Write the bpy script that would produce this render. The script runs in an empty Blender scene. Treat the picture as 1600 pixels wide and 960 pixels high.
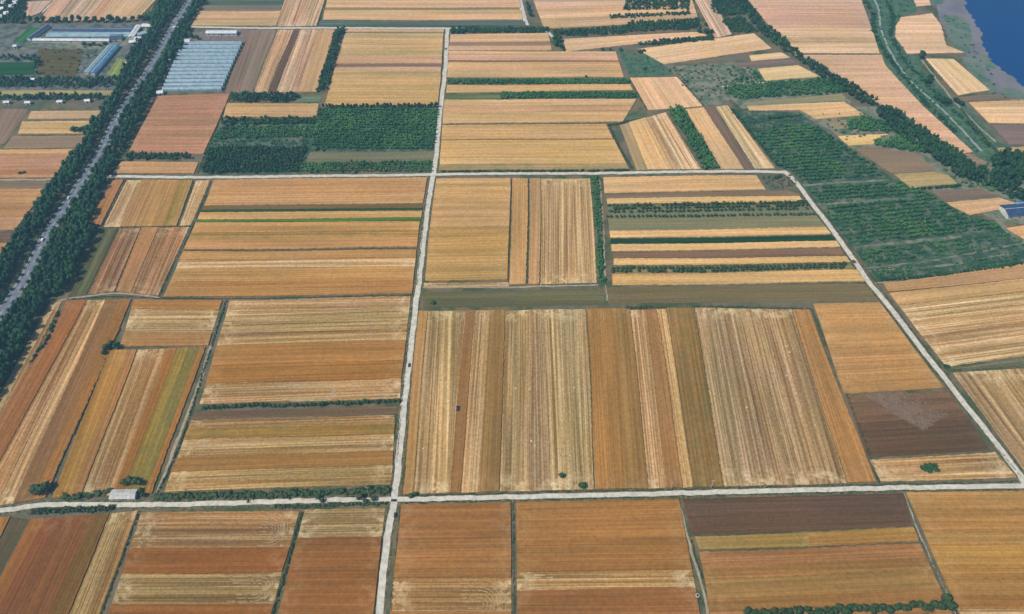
import bpy, math, random
import numpy as np
from mathutils import Vector
C = bpy.context.scene
COL = C.collection
random.seed(7); RNG = np.random.default_rng(7)
# ---------------------------------------------------------------- camera
H_CAM, FPX, HOR = 400.0, 1200.0, 1330.0
TH = math.atan(HOR / FPX)
ST, CT = math.sin(TH), math.cos(TH)
cam_d = bpy.data.cameras.new('camera'); cam = bpy.data.objects.new('camera', cam_d); COL.objects.link(cam)
cam.location = (0, 0, H_CAM); cam.rotation_euler = (math.pi/2 - TH, 0, 0)
cam_d.sensor_width = 36; cam_d.lens = 36 * FPX / 1600; cam_d.clip_start = 1; cam_d.clip_end = 20000
C.camera = cam
# ---------------------------------------------------------------- light
SUN_EL, SUN_AZ = math.radians(52), math.radians(242)     # compass direction the sun stands in (0 = away from camera, 90 = right)
w = bpy.data.worlds.new('World'); C.world = w; w.use_nodes = True
nt = w.node_tree; bg = nt.nodes['Background']; sky = nt.nodes.new('ShaderNodeTexSky')
sky.sky_type = 'NISHITA'; sky.sun_disc = False; sky.sun_elevation = SUN_EL; sky.sun_rotation = SUN_AZ
sky.altitude = 50; sky.air_density = 1.2; sky.dust_density = 1.5
nt.links.new(sky.outputs[0], bg.inputs[0]); bg.inputs[1].default_value = 0.105
sd = bpy.data.lights.new('sun', 'SUN'); sd.energy = 4.4; sd.angle = math.radians(0.5); sd.color = (1, 0.95, 0.88)
sun = bpy.data.objects.new('sun', sd); COL.objects.link(sun); sun.location = (0, 0, 600)
sv = Vector((math.sin(SUN_AZ)*math.cos(SUN_EL), math.cos(SUN_AZ)*math.cos(SUN_EL), math.sin(SUN_EL)))
sun.rotation_euler = sv.to_track_quat('Z', 'Y').to_euler()
C.view_settings.view_transform = 'Standard'; C.view_settings.look = 'None'; C.view_settings.gamma = 1
C.view_settings.exposure = 0.0
C.cycles.max_bounces = 4; C.cycles.volume_bounces = 1
# ---------------------------------------------------------------- haze (its box is built here, round everything)
HAZE_SIGMA = 0.00017
HAZE_AIR = np.array((0.132, 0.318, 0.53))
ALB_K = np.array((0.775, 0.75, 0.71))

def G(x, y, z=0.0):
    """a point of the ground seen at photo pixel x, y"""
    a, b = (x - 800) / FPX, (480 - y) / FPX
    den = ST - b * CT
    t = (H_CAM - z) / den
    return Vector((a * t, (CT + b * ST) * t, z))
def warp(p):
    x, y = p[0], p[1]
    dx = .45*math.sin(y*.043+1.1)*math.sin(x*.021+.3) + .07*math.sin(y*.21+x*.05) + .12*math.sin(y*.63+x*.11)
    dy = .45*math.sin(x*.038+2.1)*math.sin(y*.025+.9) + .07*math.sin(x*.19+y*.07) + .12*math.sin(x*.57+y*.13)
    dx += .16*math.sin(x*.9+y*1.7) + .13*math.sin(x*2.3-y*1.1+1)
    dy += .16*math.sin(x*1.3-y*.8+2) + .13*math.sin(x*2.1+y*1.9)
    return (x+dx, y+dy)
def lin(hexs):
    c = np.array([int(hexs[i:i+2], 16) for i in (0, 2, 4)]) / 255.0
    return np.where(c <= .04045, c/12.92, ((c+.055)/1.055)**2.4)
def albedo(hexs, p):
    """surface colour of a ground patch from its colour as photographed: take the air between it and the camera out again"""
    d = math.sqrt(p[0]**2 + p[1]**2 + H_CAM**2)
    T = math.exp(-HAZE_SIGMA * d); t = min(1, max(0, (d-440)/480))
    r, g, b = [int(hexs[i:i+2], 16) for i in (0, 2, 4)]
    if r > g:      # eye-read colours of soil and straw, corrected against patches of the photograph
        c = min(1, max(0, (r-b-15)/60)); k = 1 + .06*min(1, max(0, (r-195)/15)); r *= k; g *= k; b *= k
        r, g, b = r*(.95+.11*t), g*(1.005+.05*t), b*(.985+.06*t)+(9+4*t)*c
        m = (r+g+b)/3; e_ = .11*(1-t); tan = (m*(1.36-.15*t), m*1.01, m*(.65+.16*t))
        if c > .5: r, g, b = [(v + (q-v)*.30)*(1-e_) + m*e_ for v, q in zip((r, g, b), tan)]
    hexs = '%02x%02x%02x' % tuple(int(min(255, v)) for v in (r, g, b))
    a = (lin(hexs) - HAZE_AIR*(1-T)) / T * ALB_K
    return tuple(float(v) for v in np.clip(a, .012, .66))

# ---------------------------------------------------------------- materials
def new_mat(name):
    m = bpy.data.materials.new(name); m.use_nodes = True
    t = m.node_tree; b = t.nodes['Principled BSDF']
    return m, t, b
class NB:
    def __init__(s, t): s.t = t
    def n(s, typ, **kw):
        o = s.t.nodes.new(typ)
        for k, v in kw.items(): setattr(o, k, v)
        return o
    def put(s, sock, v):
        if hasattr(v, 'links') or isinstance(v, bpy.types.NodeSocket): s.t.links.new(v, sock)
        else: sock.default_value = v
    def math(s, op, a, b=0.0, c=0.0, clamp=False):
        o = s.n('ShaderNodeMath', operation=op); o.use_clamp = clamp
        s.put(o.inputs[0], a); s.put(o.inputs[1], b); s.put(o.inputs[2], c); return o.outputs[0]
    def vec(s, x, y, z=0.0):
        o = s.n('ShaderNodeCombineXYZ'); s.put(o.inputs[0], x); s.put(o.inputs[1], y); s.put(o.inputs[2], z); return o.outputs[0]
    def noise(s, v, scale=1.0, detail=2.0, rough=.5):
        o = s.n('ShaderNodeTexNoise'); s.put(o.inputs['Vector'], v); o.inputs['Scale'].default_value = scale
        o.inputs['Detail'].default_value = detail; o.inputs['Roughness'].default_value = rough; return o.outputs['Fac']
    def ramp(s, v, lo, hi, a=0.0, b=1.0):
        o = s.n('ShaderNodeMapRange', interpolation_type='SMOOTHSTEP'); s.put(o.inputs[0], v)
        s.put(o.inputs[1], lo); s.put(o.inputs[2], hi); s.put(o.inputs[3], a); s.put(o.inputs[4], b); return o.outputs[0]
    def mix(s, f, a, b, mode='MIX'):
        o = s.n('ShaderNodeMix', data_type='RGBA', blend_type=mode); s.put(o.inputs[0], f)
        s.put(o.inputs[6], a); s.put(o.inputs[7], b); return o.outputs[2]
    def attr(s, name):
        return s.n('ShaderNodeAttribute', attribute_name=name)
    def sep(s, v):
        o = s.n('ShaderNodeSeparateXYZ'); s.put(o.inputs[0], v); return o.outputs
    def bump(s, h, dist, strength=1.0):
        o = s.n('ShaderNodeBump'); o.inputs['Strength'].default_value = strength
        o.inputs['Distance'].default_value = dist; s.put(o.inputs['Height'], h); return o.outputs[0]

def crop_material():
    m, t, b = new_mat('crop'); N = NB(t)
    uvm = N.attr('uvm').outputs['Vector']; fr = N.sep(N.attr('fr').outputs['Vector']); par = N.sep(N.attr('par').outputs['Vector'])
    ca, cb = N.attr('ca').outputs['Color'], N.attr('cb').outputs['Color']
    u, v, sd_ = N.sep(uvm)
    geo = N.n('ShaderNodeNewGeometry').outputs['Position']
    fq = N.math('ADD', .72, N.math('MULTIPLY', N.math('FRACT', N.math('MULTIPLY', sd_, .371)), .75)); v = N.math('MULTIPLY', v, fq)
    wob = N.math('MULTIPLY', N.math('SUBTRACT', N.noise(N.vec(N.math('MULTIPLY', u, .03), N.math('MULTIPLY', v, .03), sd_), 1, 1), .5), .45)
    v2 = N.math('ADD', v, wob)
    n1 = N.noise(N.vec(N.math('MULTIPLY', u, .006), N.math('MULTIPLY', v2, .62), sd_), 1, 2, .65)     # drill and combine lines
    n2 = N.noise(N.vec(N.math('MULTIPLY', u, .006), N.math('MULTIPLY', v2, .17), N.math('ADD', sd_, 9.3)), 1, 2, .6)
    n3 = N.noise(geo, .022, 4, .62)
    n4 = N.noise(geo, .55, 3, .7)
    n5 = N.noise(N.vec(N.math('MULTIPLY', u, .07), N.math('MULTIPLY', v2, .33), N.math('ADD', sd_, 4.1)), 1, 3, .7)
    f = N.math('ADD', N.math('MULTIPLY', n1, .52), N.math('ADD', N.math('MULTIPLY', n2, .28), N.math('MULTIPLY', n5, .2)))
    k = N.ramp(f, .40, .62)
    k = N.math('MULTIPLY', k, par[0])
    col = N.mix(k, ca, cb)
    # dark furrow lines between beds
    dk = N.ramp(N.noise(N.vec(N.math('MULTIPLY', u, .004), N.math('MULTIPLY', v2, .34), N.math('ADD', sd_, 31.7)), 1, 0), .60, .68)
    col = N.mix(N.math('MULTIPLY', dk, N.math('MULTIPLY_ADD', par[0], .7, -.1)), col, N.mix(1.0, col, (.55, .50, .46, 1), 'MULTIPLY'))
    fine = N.ramp(N.noise(N.vec(N.math('MULTIPLY', u, .01), N.math('MULTIPLY', v2, 1.15), N.math('ADD', sd_, 3.7)), 1, 0), .35, .65)
    col = N.mix(N.math('MULTIPLY_ADD', par[0], .5, .08), col, N.mix(1.0, col, N.mix(fine, (.52, .48, .42, 1), (1.4, 1.46, 1.66, 1)), 'MULTIPLY'))
    # straw spread and turning marks at the two ends
    e = N.math('SUBTRACT', 1.0, N.ramp(fr[0], 1.5, N.math('ADD', 4.0, N.math('MULTIPLY', n2, 22.0))))
    loop = N.ramp(N.noise(N.vec(N.math('MULTIPLY', fr[0], .18), N.math('MULTIPLY', v, .16), sd_), 1, 3, .65), .42, .62)
    e = N.math('MULTIPLY', N.math('MULTIPLY', e, loop), par[1])
    straw = N.mix(.5, cb, (.58, .45, .26, 1))
    col = N.mix(e, col, straw)
    # blotches, hue drift, weeds
    col = N.mix(N.math('MULTIPLY', N.ramp(n3, .38, .66), .8), col, N.mix(1.0, col, (1.14, 1.07, .93, 1), 'MULTIPLY'))
    col = N.mix(N.math('MULTIPLY', N.ramp(N.noise(geo, .011, 3, .6), .42, .66), .75), col, N.mix(1.0, col, (.84, .90, .86, 1), 'MULTIPLY'))
    gr = N.mix(N.ramp(n4, .3, .7), (.54, .51, .46, 1), (1.42, 1.46, 1.6, 1))
    col = N.mix(N.math('MULTIPLY_ADD', par[0], .22, .24), col, N.mix(1.0, col, gr, 'MULTIPLY'))
    # broad passes of the drill: neighbouring widths differ a little in tone
    bd = N.noise(N.vec(N.math('MULTIPLY', u, .003), N.math('MULTIPLY', v2, .26), N.math('ADD', sd_, 57.0)), 1, 1, .6)
    bd2 = N.noise(N.vec(N.math('MULTIPLY', u, .008), N.math('MULTIPLY', v2, .09), N.math('ADD', sd_, 77.0)), 1, 1, .6)
    col = N.mix(N.math('MULTIPLY_ADD', par[0], .75, .0), col, N.mix(1.0, col, N.mix(N.ramp(bd, .34, .66), (.80, .77, .72, 1), (1.16, 1.21, 1.34, 1)), 'MULTIPLY'))
    col = N.mix(.6, col, N.mix(1.0, col, N.mix(N.ramp(bd2, .36, .64), (.84, .88, .84, 1), (1.16, 1.11, 1.13, 1)), 'MULTIPLY'))
    wd = N.math('MULTIPLY', N.ramp(N.noise(geo, .06, 5, .7), .48, .62), par[2])
    col = N.mix(wd, col, (.07, .11, .035, 1))
    N.put(b.inputs['Base Color'], col); b.inputs['Roughness'].default_value = .95
    b.inputs['Specular IOR Level'].default_value = .1
    N.put(b.inputs['Normal'], N.bump(N.math('ADD', f, N.math('MULTIPLY', n4, .35)), .55, .8))
    return m

def ground_material():
    m, t, b = new_mat('ground'); N = NB(t)
    g = N.n('ShaderNodeNewGeometry').outputs['Position']
    n = N.noise(g, .05, 5, .65); n2 = N.noise(g, .6, 4, .7); n3 = N.noise(g, .008, 3, .6)
    c = N.mix(N.ramp(n, .4, .62), (.16, .12, .065, 1), (.05, .075, .03, 1))
    c = N.mix(N.ramp(n3, .45, .6), c, N.mix(.5, c, (.13, .12, .09, 1)))
    c = N.mix(.7, c, N.mix(1.0, c, N.mix(n2, (.5, .5, .5, 1), (1.5, 1.5, 1.5, 1)), 'MULTIPLY'))
    N.put(b.inputs['Base Color'], c); b.inputs['Roughness'].default_value = 1; b.inputs['Specular IOR Level'].default_value = .1
    N.put(b.inputs['Normal'], N.bump(n2, .5, .8)); return m

def simple(name, c1, c2, scale=1.0, rough=.8, bump=.05, spec=.3, detail=4, metal=0.0, lo=.35, hi=.65):
    m, t, b = new_mat(name); N = NB(t)
    g = N.n('ShaderNodeNewGeometry').outputs['Position']
    n = N.noise(g, scale, detail, .65); n2 = N.noise(g, scale*.13, 3, .6)
    c = N.mix(N.ramp(n, lo, hi), (*c1, 1), (*c2, 1))
    c = N.mix(.35, c, N.mix(1.0, c, N.mix(n2, (.6, .6, .6, 1), (1.4, 1.4, 1.4, 1)), 'MULTIPLY'))
    N.put(b.inputs['Base Color'], c); b.inputs['Roughness'].default_value = rough; b.inputs['Metallic'].default_value = metal
    b.inputs['Specular IOR Level'].default_value = spec
    if bump: N.put(b.inputs['Normal'], N.bump(n, bump, 1.0))
    return m

def foliage_material(name, c1, c2, c3):
    m, t, b = new_mat(name); N = NB(t)
    g = N.n('ShaderNodeNewGeometry').outputs['Position']
    n = N.noise(g, .55, 3, .7); n2 = N.noise(g, .03, 4, .65); n3 = N.noise(g, .2, 2, .5)
    c = N.mix(N.ramp(n, .36, .62), (*c1, 1), (*c2, 1))
    c = N.mix(N.math('MULTIPLY', N.ramp(n2, .42, .66), .75), c, (*c3, 1))
    c = N.mix(N.math('MULTIPLY', N.ramp(n3, .5, .7), .5), c, N.mix(1.0, c, (.6, .7, .75, 1), 'MULTIPLY'))
    N.put(b.inputs['Base Color'], c); b.inputs['Roughness'].default_value = .75; b.inputs['Specular IOR Level'].default_value = .15
    return m
M = dict(
    crop=crop_material(), ground=ground_material(),
    concrete=simple('concrete', (.42, .385, .31), (.58, .53, .43), .35, .85, .03),
    asphalt=simple('asphalt', (.11, .12, .145), (.17, .185, .22), .35, .85, .03),
    paint=simple('road_paint', (.6, .6, .58), (.8, .8, .78), .7, .7, 0),
    dirt=simple('dirt_track', (.24, .19, .125), (.36, .29, .195), .4, .95, .1),
    verge=simple('verge', (.045, .06, .025), (.17, .125, .065), .45, 1, .2, lo=.42, hi=.58),
    poplar=foliage_material('poplar_leaves', (.005, .024, .011), (.026, .078, .028), (.030, .090, .024)),
    orchard=foliage_material('orchard_leaves', (.008, .050, .017), (.046, .150, .046), (.075, .190, .045)),
    hedge=foliage_material('hedge_leaves', (.02, .045, .016), (.05, .09, .03), (.06, .085, .03)),
    weeds=foliage_material('weeds', (.02, .045, .014), (.055, .085, .03), (.09, .10, .04)),
    bark=simple('bark', (.09, .065, .045), (.16, .12, .085), 3, .95, .03),
    soil=simple('bare_soil', (.12, .095, .085), (.19, .155, .13), .3, 1, .15),
    scrub=simple('scrub_ground', (.07, .11, .055), (.20, .18, .13), .12, 1, .3, lo=.4, hi=.6),
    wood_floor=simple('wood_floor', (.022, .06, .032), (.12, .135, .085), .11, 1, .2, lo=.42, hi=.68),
    grass=simple('bank_grass', (.03, .08, .045), (.075, .13, .065), .15, 1, .25),
    mud=simple('mudflat', (.12, .115, .13), (.18, .165, .17), .02, .8, .05),
    marsh=simple('marsh_plants', (.06, .12, .075), (.14, .16, .12), .05, 1, .2),
    white_roof=simple('white_roof', (.48, .49, .49), (.66, .66, .65), .3, .5, .02),
    grey_roof=simple('grey_roof', (.36, .35, .32), (.52, .50, .46), .5, .7, .03),
    blue_roof=simple('blue_roof', (.04, .13, .25), (.08, .21, .36), .2, .4, .02, .5),
    dark_roof=simple('dark_roof', (.02, .045, .10), (.035, .07, .15), .25, .5, .02, .5),
    pale_roof=simple('pale_green_roof', (.16, .28, .32), (.27, .38, .40), .2, .5, .02),
    wall=simple('rendered_wall', (.42, .39, .34), (.6, .57, .5), .6, .9, .02),
    dark=simple('dark_opening', (.02, .02, .022), (.04, .04, .045), 1, .5, 0),
    film=simple('greenhouse_film', (.13, .22, .27), (.24, .34, .39), .35, .35, .02, .5),
    rubber=simple('tyre_rubber', (.02, .02, .02), (.035, .035, .035), 3, .8, 0),
    glass=simple('dark_glass', (.02, .025, .03), (.03, .035, .04), 1, .1, 0, .6),
    paint_dark=simple('dark_car_paint', (.02, .025, .035), (.03, .035, .05), 1, .3, 0, .5),
    paint_white=simple('white_car_paint', (.7, .7, .7), (.8, .8, .8), 1, .3, 0, .5),
    paint_red=simple('red_paint', (.3, .03, .02), (.38, .05, .03), 1, .4, 0, .5),
    straw=simple('straw', (.44, .35, .21), (.56, .46, .30), 1.5, 1, .1),
)
def water_material():
    m, t, b = new_mat('water'); N = NB(t)
    g = N.n('ShaderNodeNewGeometry').outputs['Position']
    n = N.noise(g, .01, 3, .6); n2 = N.noise(g, .35, 4, .7)
    N.put(b.inputs['Base Color'], N.mix(n, (.002, .036, .135, 1), (.003, .050, .165, 1)))
    b.inputs['Roughness'].default_value = .3; b.inputs['Specular IOR Level'].default_value = .15
    N.put(b.inputs['Normal'], N.bump(n2, .25, .6)); return m
M['water'] = water_material()

# ---------------------------------------------------------------- object helpers
def tag(o, label=None, cat=None, group=None, kind=None):
    if label: o['label'] = label
    if cat: o['category'] = cat
    if group: o['group'] = group
    if kind: o['kind'] = kind
    return o
def link(name, mesh, parent=None):
    o = bpy.data.objects.new(name, mesh); COL.objects.link(o)
    if parent is not None: o.parent = parent
    return o
def empty(name, loc=(0, 0, 0), rz=0.0):
    o = bpy.data.objects.new(name, None); COL.objects.link(o)
    o.location = loc; o.rotation_euler = (0, 0, rz); o.empty_display_size = 1; return o
def mesh_np(name, V, F, mat, smooth=False):
    """mesh from numpy arrays of vertices and triangles"""
    V = np.asarray(V, np.float32); F = np.asarray(F, np.int32)
    me = bpy.data.meshes.new(name); me.vertices.add(len(V)); me.vertices.foreach_set('co', V.ravel())
    me.loops.add(F.size); me.loops.foreach_set('vertex_index', F.ravel())
    me.polygons.add(len(F)); me.polygons.foreach_set('loop_start', np.arange(0, F.size, 3, dtype=np.int32))
    me.polygons.foreach_set('loop_total', np.full(len(F), 3, np.int32))
    me.update(calc_edges=True); me.materials.append(mat)
    if smooth: me.polygons.foreach_set('use_smooth', np.ones(len(F), bool))
    return me
class MB:
    """collects faces for ONE mesh"""
    def __init__(s): s.v = []; s.f = []; s.mi = []; s.m = 0
    def face(s, pts):
        n = len(s.v); s.v += [tuple(p) for p in pts]; s.f.append(tuple(range(n, n+len(pts)))); s.mi.append(s.m)
    def box(s, x0, x1, y0, y1, z0, z1):
        n = len(s.v)
        s.v += [(x0,y0,z0),(x1,y0,z0),(x1,y1,z0),(x0,y1,z0),(x0,y0,z1),(x1,y0,z1),(x1,y1,z1),(x0,y1,z1)]
        for q in ((3,2,1,0),(4,5,6,7),(0,1,5,4),(1,2,6,5),(2,3,7,6),(3,0,4,7)): s.f.append(tuple(n+i for i in q)); s.mi.append(s.m)
    def prism(s, prof, x0, x1):
        """profile of (y, z) points swept from x0 to x1"""
        n = len(s.v); k = len(prof)
        s.v += [(x0, a, b_) for a, b_ in prof] + [(x1, a, b_) for a, b_ in prof]
        for i in range(k):
            j = (i+1) % k; s.f.append((n+i, n+j, n+k+j, n+k+i)); s.mi.append(s.m)
        s.f.append(tuple(n+i for i in reversed(range(k)))); s.f.append(tuple(n+k+i for i in range(k))); s.mi += [s.m, s.m]
    def cyl(s, c, r0, r1, z0, z1, k=8, axis='z'):
        n = len(s.v)
        for z, r in ((z0, r0), (z1, r1)):
            for i in range(k):
                a = 2*math.pi*i/k; p, q = r*math.cos(a), r*math.sin(a)
                s.v.append((c[0]+p, c[1]+q, z) if axis == 'z' else (c[0]+p, z, c[1]+q))
        for i in range(k):
            j = (i+1) % k; s.f.append((n+i, n+j, n+k+j, n+k+i)); s.mi.append(s.m)
        s.f.append(tuple(n+i for i in reversed(range(k)))); s.f.append(tuple(n+k+i for i in range(k))); s.mi += [s.m, s.m]
    def build(s, name, mat, parent=None):
        me = bpy.data.meshes.new(name); me.from_pydata(s.v, [], s.f); me.materials.append(mat)
        me.update(); return link(name, me, parent)

# ---------------------------------------------------------------- ground sheet, haze
def sheet(name, x0, x1, y0, y1, z, mat):
    b = MB(); b.face([(x0,y0,z),(x1,y0,z),(x1,y1,z),(x0,y1,z)]); o = b.build(name, mat); tag(o, kind='structure'); return o
sheet('ground', -4000, 4000, -3000, 6000, 0, M['ground'])
hb = MB(); hb.box(-4010, 4010, -3010, 6010, -1.2, 430)
hm = bpy.data.materials.new('haze'); hm.use_nodes = True; ht = hm.node_tree; ht.nodes.clear()
ho = ht.nodes.new('ShaderNodeOutputMaterial'); hv = ht.nodes.new('ShaderNodeVolumePrincipled')
hv.inputs['Color'].default_value = (.30, .66, 1.0, 1); hv.inputs['Density'].default_value = HAZE_SIGMA; hv.inputs['Anisotropy'].default_value = 0.2
ht.links.new(hv.outputs[0], ho.inputs['Volume'])
tag(hb.build('haze', hm), kind='stuff')

# ---------------------------------------------------------------- fields
STY = {  # style: (height, streak contrast, straw at ends, weeds, streak lightening)
 'w': (.75, .34, .2, 0.0, 1.26), 'm': (.35, .85, .7, 0.0, 1.42), 's': (.15, .85, 1.0, 0.0, 1.45),
 'f': (.06, .3, .05, .05, 1.25), 'g': (.45, .6, 0.0, 0.0, 1.35), 'x': (.2, .7, 0.0, .3, 1.3), 'y': (.6, .5, .1, .25, 1.25)}
_seed = [0]
def set_attrs(me, uvm, fr, ca, cb, par):
    n = len(me.vertices)
    a = me.attributes.new('uvm', 'FLOAT_VECTOR', 'POINT'); a.data.foreach_set('vector', np.asarray(uvm, np.float32).ravel())
    a = me.attributes.new('fr', 'FLOAT_VECTOR', 'POINT'); a.data.foreach_set('vector', np.asarray(fr, np.float32).ravel())
    a = me.attributes.new('par', 'FLOAT_VECTOR', 'POINT'); a.data.foreach_set('vector', np.tile(np.array(par, np.float32), n))
    for nm, c in (('ca', ca), ('cb', cb)):
        a = me.attributes.new(nm, 'FLOAT_COLOR', 'POINT'); a.data.foreach_set('color', np.tile(np.array((*c, 1), np.float32), n))
def look(sty, hexs, p):
    hgt, con, ends, weed, lift = STY[sty[0]]
    ca = albedo(hexs, p); a = np.array(ca)
    if sty[0] in 'wmsy': cb = np.clip(a*lift*np.array((1, 1.02, 1.04)) + .01, 0, .68)
    else: cb = a*lift
    if sty[0] in 'ms':
        l = float(cb.mean())/.39; cb = cb*.6 + .4*np.clip(l, 0, 1.35)*np.array((.435, .325, .185))
    ca2 = a / (1 + (lift-1)*con*.45)
    return hgt, (con, ends, weed), tuple(ca2), tuple(float(x) for x in cb)
def strip_mesh(tl, tr, br, bl, d, sty, hexs):
    """raised bed between four ground corners, rows running across ('h') or away ('v')"""
    _seed[0] += 1; sd_ = (_seed[0]*7.31) % 97
    if d == 'h': A, B, D_, E = tl, tr, bl, br
    else: A, B, D_, E = tl, bl, tr, br
    L = ((B-A).length + (E-D_).length)/2; Wd = ((D_-A).length + (E-B).length)/2
    nu = max(3, min(150, int(L/2.2))); nw = max(1, min(12, int(Wd/14)))
    ctr = (tl+tr+br+bl)/4
    hgt, par, ca, cb = look(sty, hexs, ctr); hgt += (_seed[0] % 9)*.006
    ud = ((B-A)+(E-D_)).normalized(); wd_ = (D_-A)+(E-B); wd_ = (wd_ - ud*wd_.dot(ud)).normalized()
    V = []; U = []; R = []
    for i in range(nu+1):
        s = i/nu; P, Q = A.lerp(B, s), D_.lerp(E, s)
        for j in range(nw+1):
            w_ = j/nw; p = P.lerp(Q, w_); x, y = warp(p)
            q = Vector((x-p.x, y-p.y, 0)); V.append((x, y, hgt)); U.append((s*L + q.dot(ud), w_*Wd + q.dot(wd_), sd_)); R.append((min(s, 1-s)*L, min(w_, 1-w_)*Wd, 0))
    F = [(i*(nw+1)+j, (i+1)*(nw+1)+j, (i+1)*(nw+1)+j+1, i*(nw+1)+j+1) for i in range(nu) for j in range(nw)]
    ring = [i*(nw+1) for i in range(nu+1)] + [nu*(nw+1)+j for j in range(1, nw+1)] + [i*(nw+1)+nw for i in range(nu-1, -1, -1)] + [j for j in range(nw-1, 0, -1)]
    n0 = len(V)
    for r in ring: V.append((V[r][0], V[r][1], -.1)); U.append(U[r]); R.append(R[r])
    for i in range(len(ring)):
        j = (i+1) % len(ring); F.append((ring[i], n0+i, n0+j, ring[j]))
    me = bpy.data.meshes.new('strip'); me.from_pydata(V, [], F); me.materials.append(M['crop'])
    set_attrs(me, U, R, ca, cb, par); me.update(); return me
def lerp2(a, b, t): return (a[0]+(b[0]-a[0])*t, a[1]+(b[1]-a[1])*t)
def pts(s): return [tuple(float(c) for c in q.split(',')) for q in s.split()]
def F(label, d, quad, strips, cat='field', group=None, name='field'):
    """a plot of land; strips = [(cut along the near edge or (cut, cut on the far edge), style, colour)], last cut None"""
    tl, tr, br, bl = pts(quad)
    e0, e1 = ((tl, bl), (tr, br)) if d == 'h' else ((tl, tr), (bl, br)); ax = 1 if d == 'h' else 0
    fr0 = fr1 = 0.0; made = []
    for cut, sty, hx in strips:
        if cut is None: g0 = g1 = 1.0
        else:
            c0, c1 = cut if isinstance(cut, tuple) else (cut, None)
            g0 = (c0-e0[0][ax])/(e0[1][ax]-e0[0][ax]); g1 = g0 if c1 is None else (c1-e1[0][ax])/(e1[1][ax]-e1[0][ax])
        a, b_, c, e = lerp2(*e0, fr0), lerp2(*e0, g0), lerp2(*e1, fr1), lerp2(*e1, g1)
        cor = (a, c, e, b_) if d == 'h' else (a, b_, e, c)
        made.append(strip_mesh(*[G(*q) for q in cor], d, sty, hx)); fr0, fr1 = g0, g1
    return finish_field(made, label, cat, group, name)
def finish_field(made, label, cat, group, name):
    if len(made) == 1:
        made[0].name = name; return tag(link(name, made[0]), label, cat, group)
    cen = np.mean([np.mean([v.co[:2] for v in me.vertices], axis=0) for me in made], axis=0)
    root = tag(empty(name, (cen[0], cen[1], 0)), label, cat, group)
    for me in made:
        me.transform(__import__('mathutils').Matrix.Translation((-cen[0], -cen[1], 0)))
        link('strip', me, root)
    return root
def ring_pts(P, step=2.5):
    out = []
    for i in range(len(P)):
        a, b_ = P[i], P[(i+1) % len(P)]; n = max(1, int((b_-a).length/step))
        for k in range(n): out.append(a.lerp(b_, k/n))
    return out
def PF(label, poly, dirpx, sty, hexs, cat='field', group=None, name='field'):
    """plot with an uneven outline"""
    _seed[0] += 1; P = [G(*q) for q in pts(poly)]; a, b_ = [G(*q) for q in pts(dirpx)]; d = (b_-a).normalized(); nrm = Vector((-d.y, d.x, 0))
    R = ring_pts(P); ctr = sum(P, Vector())/len(P)
    hgt, par, ca, cb = look(sty, hexs, ctr); hgt += (_seed[0] % 9)*.006 + .003
    V = [(*warp(p), hgt) for p in R]; n = len(V); V += [(x, y, -.1) for x, y, _ in V]
    area = sum(R[i].x*R[(i+1) % n].y - R[(i+1) % n].x*R[i].y for i in range(n))
    F_ = [tuple(range(n)) if area > 0 else tuple(reversed(range(n)))]
    F_ += [(i, n+i, n+(i+1) % n, (i+1) % n) for i in range(n)]
    me = bpy.data.meshes.new(name); me.from_pydata(V, [], F_); me.materials.append(M['crop'])
    U = [((p-ctr).dot(d)+500, (p-ctr).dot(nrm)+500, _seed[0]*3.7 % 91) for p in R]
    set_attrs(me, U+U, [(99, 99, 0)]*(2*n), ca, cb, par); me.update()
    return tag(link(name, me), label, cat, group)
def patch(name, poly, mat, z, kind='structure', label=None, cat=None, step=6.0, rough=0.0):
    """flat piece of ground cover with an uneven outline"""
    P = ring_pts([G(*q) for q in pts(poly)], step); n = len(P); V = []
    for p in P:
        x, y = warp(p)
        if rough: x += random.uniform(-rough, rough); y += random.uniform(-rough, rough)*.6
        V.append((x, y, z))
    area = sum(V[i][0]*V[(i+1) % n][1] - V[(i+1) % n][0]*V[i][1] for i in range(n))
    V += [(x, y, -.1) for x, y, _ in V]
    F_ = [tuple(range(n)) if area > 0 else tuple(reversed(range(n)))] + [(i, n+i, n+(i+1) % n, (i+1) % n) for i in range(n)]
    me = bpy.data.meshes.new(name); me.from_pydata(V, [], F_); me.materials.append(mat); me.update()
    return tag(link(name, me), label, cat, None, kind)

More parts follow.
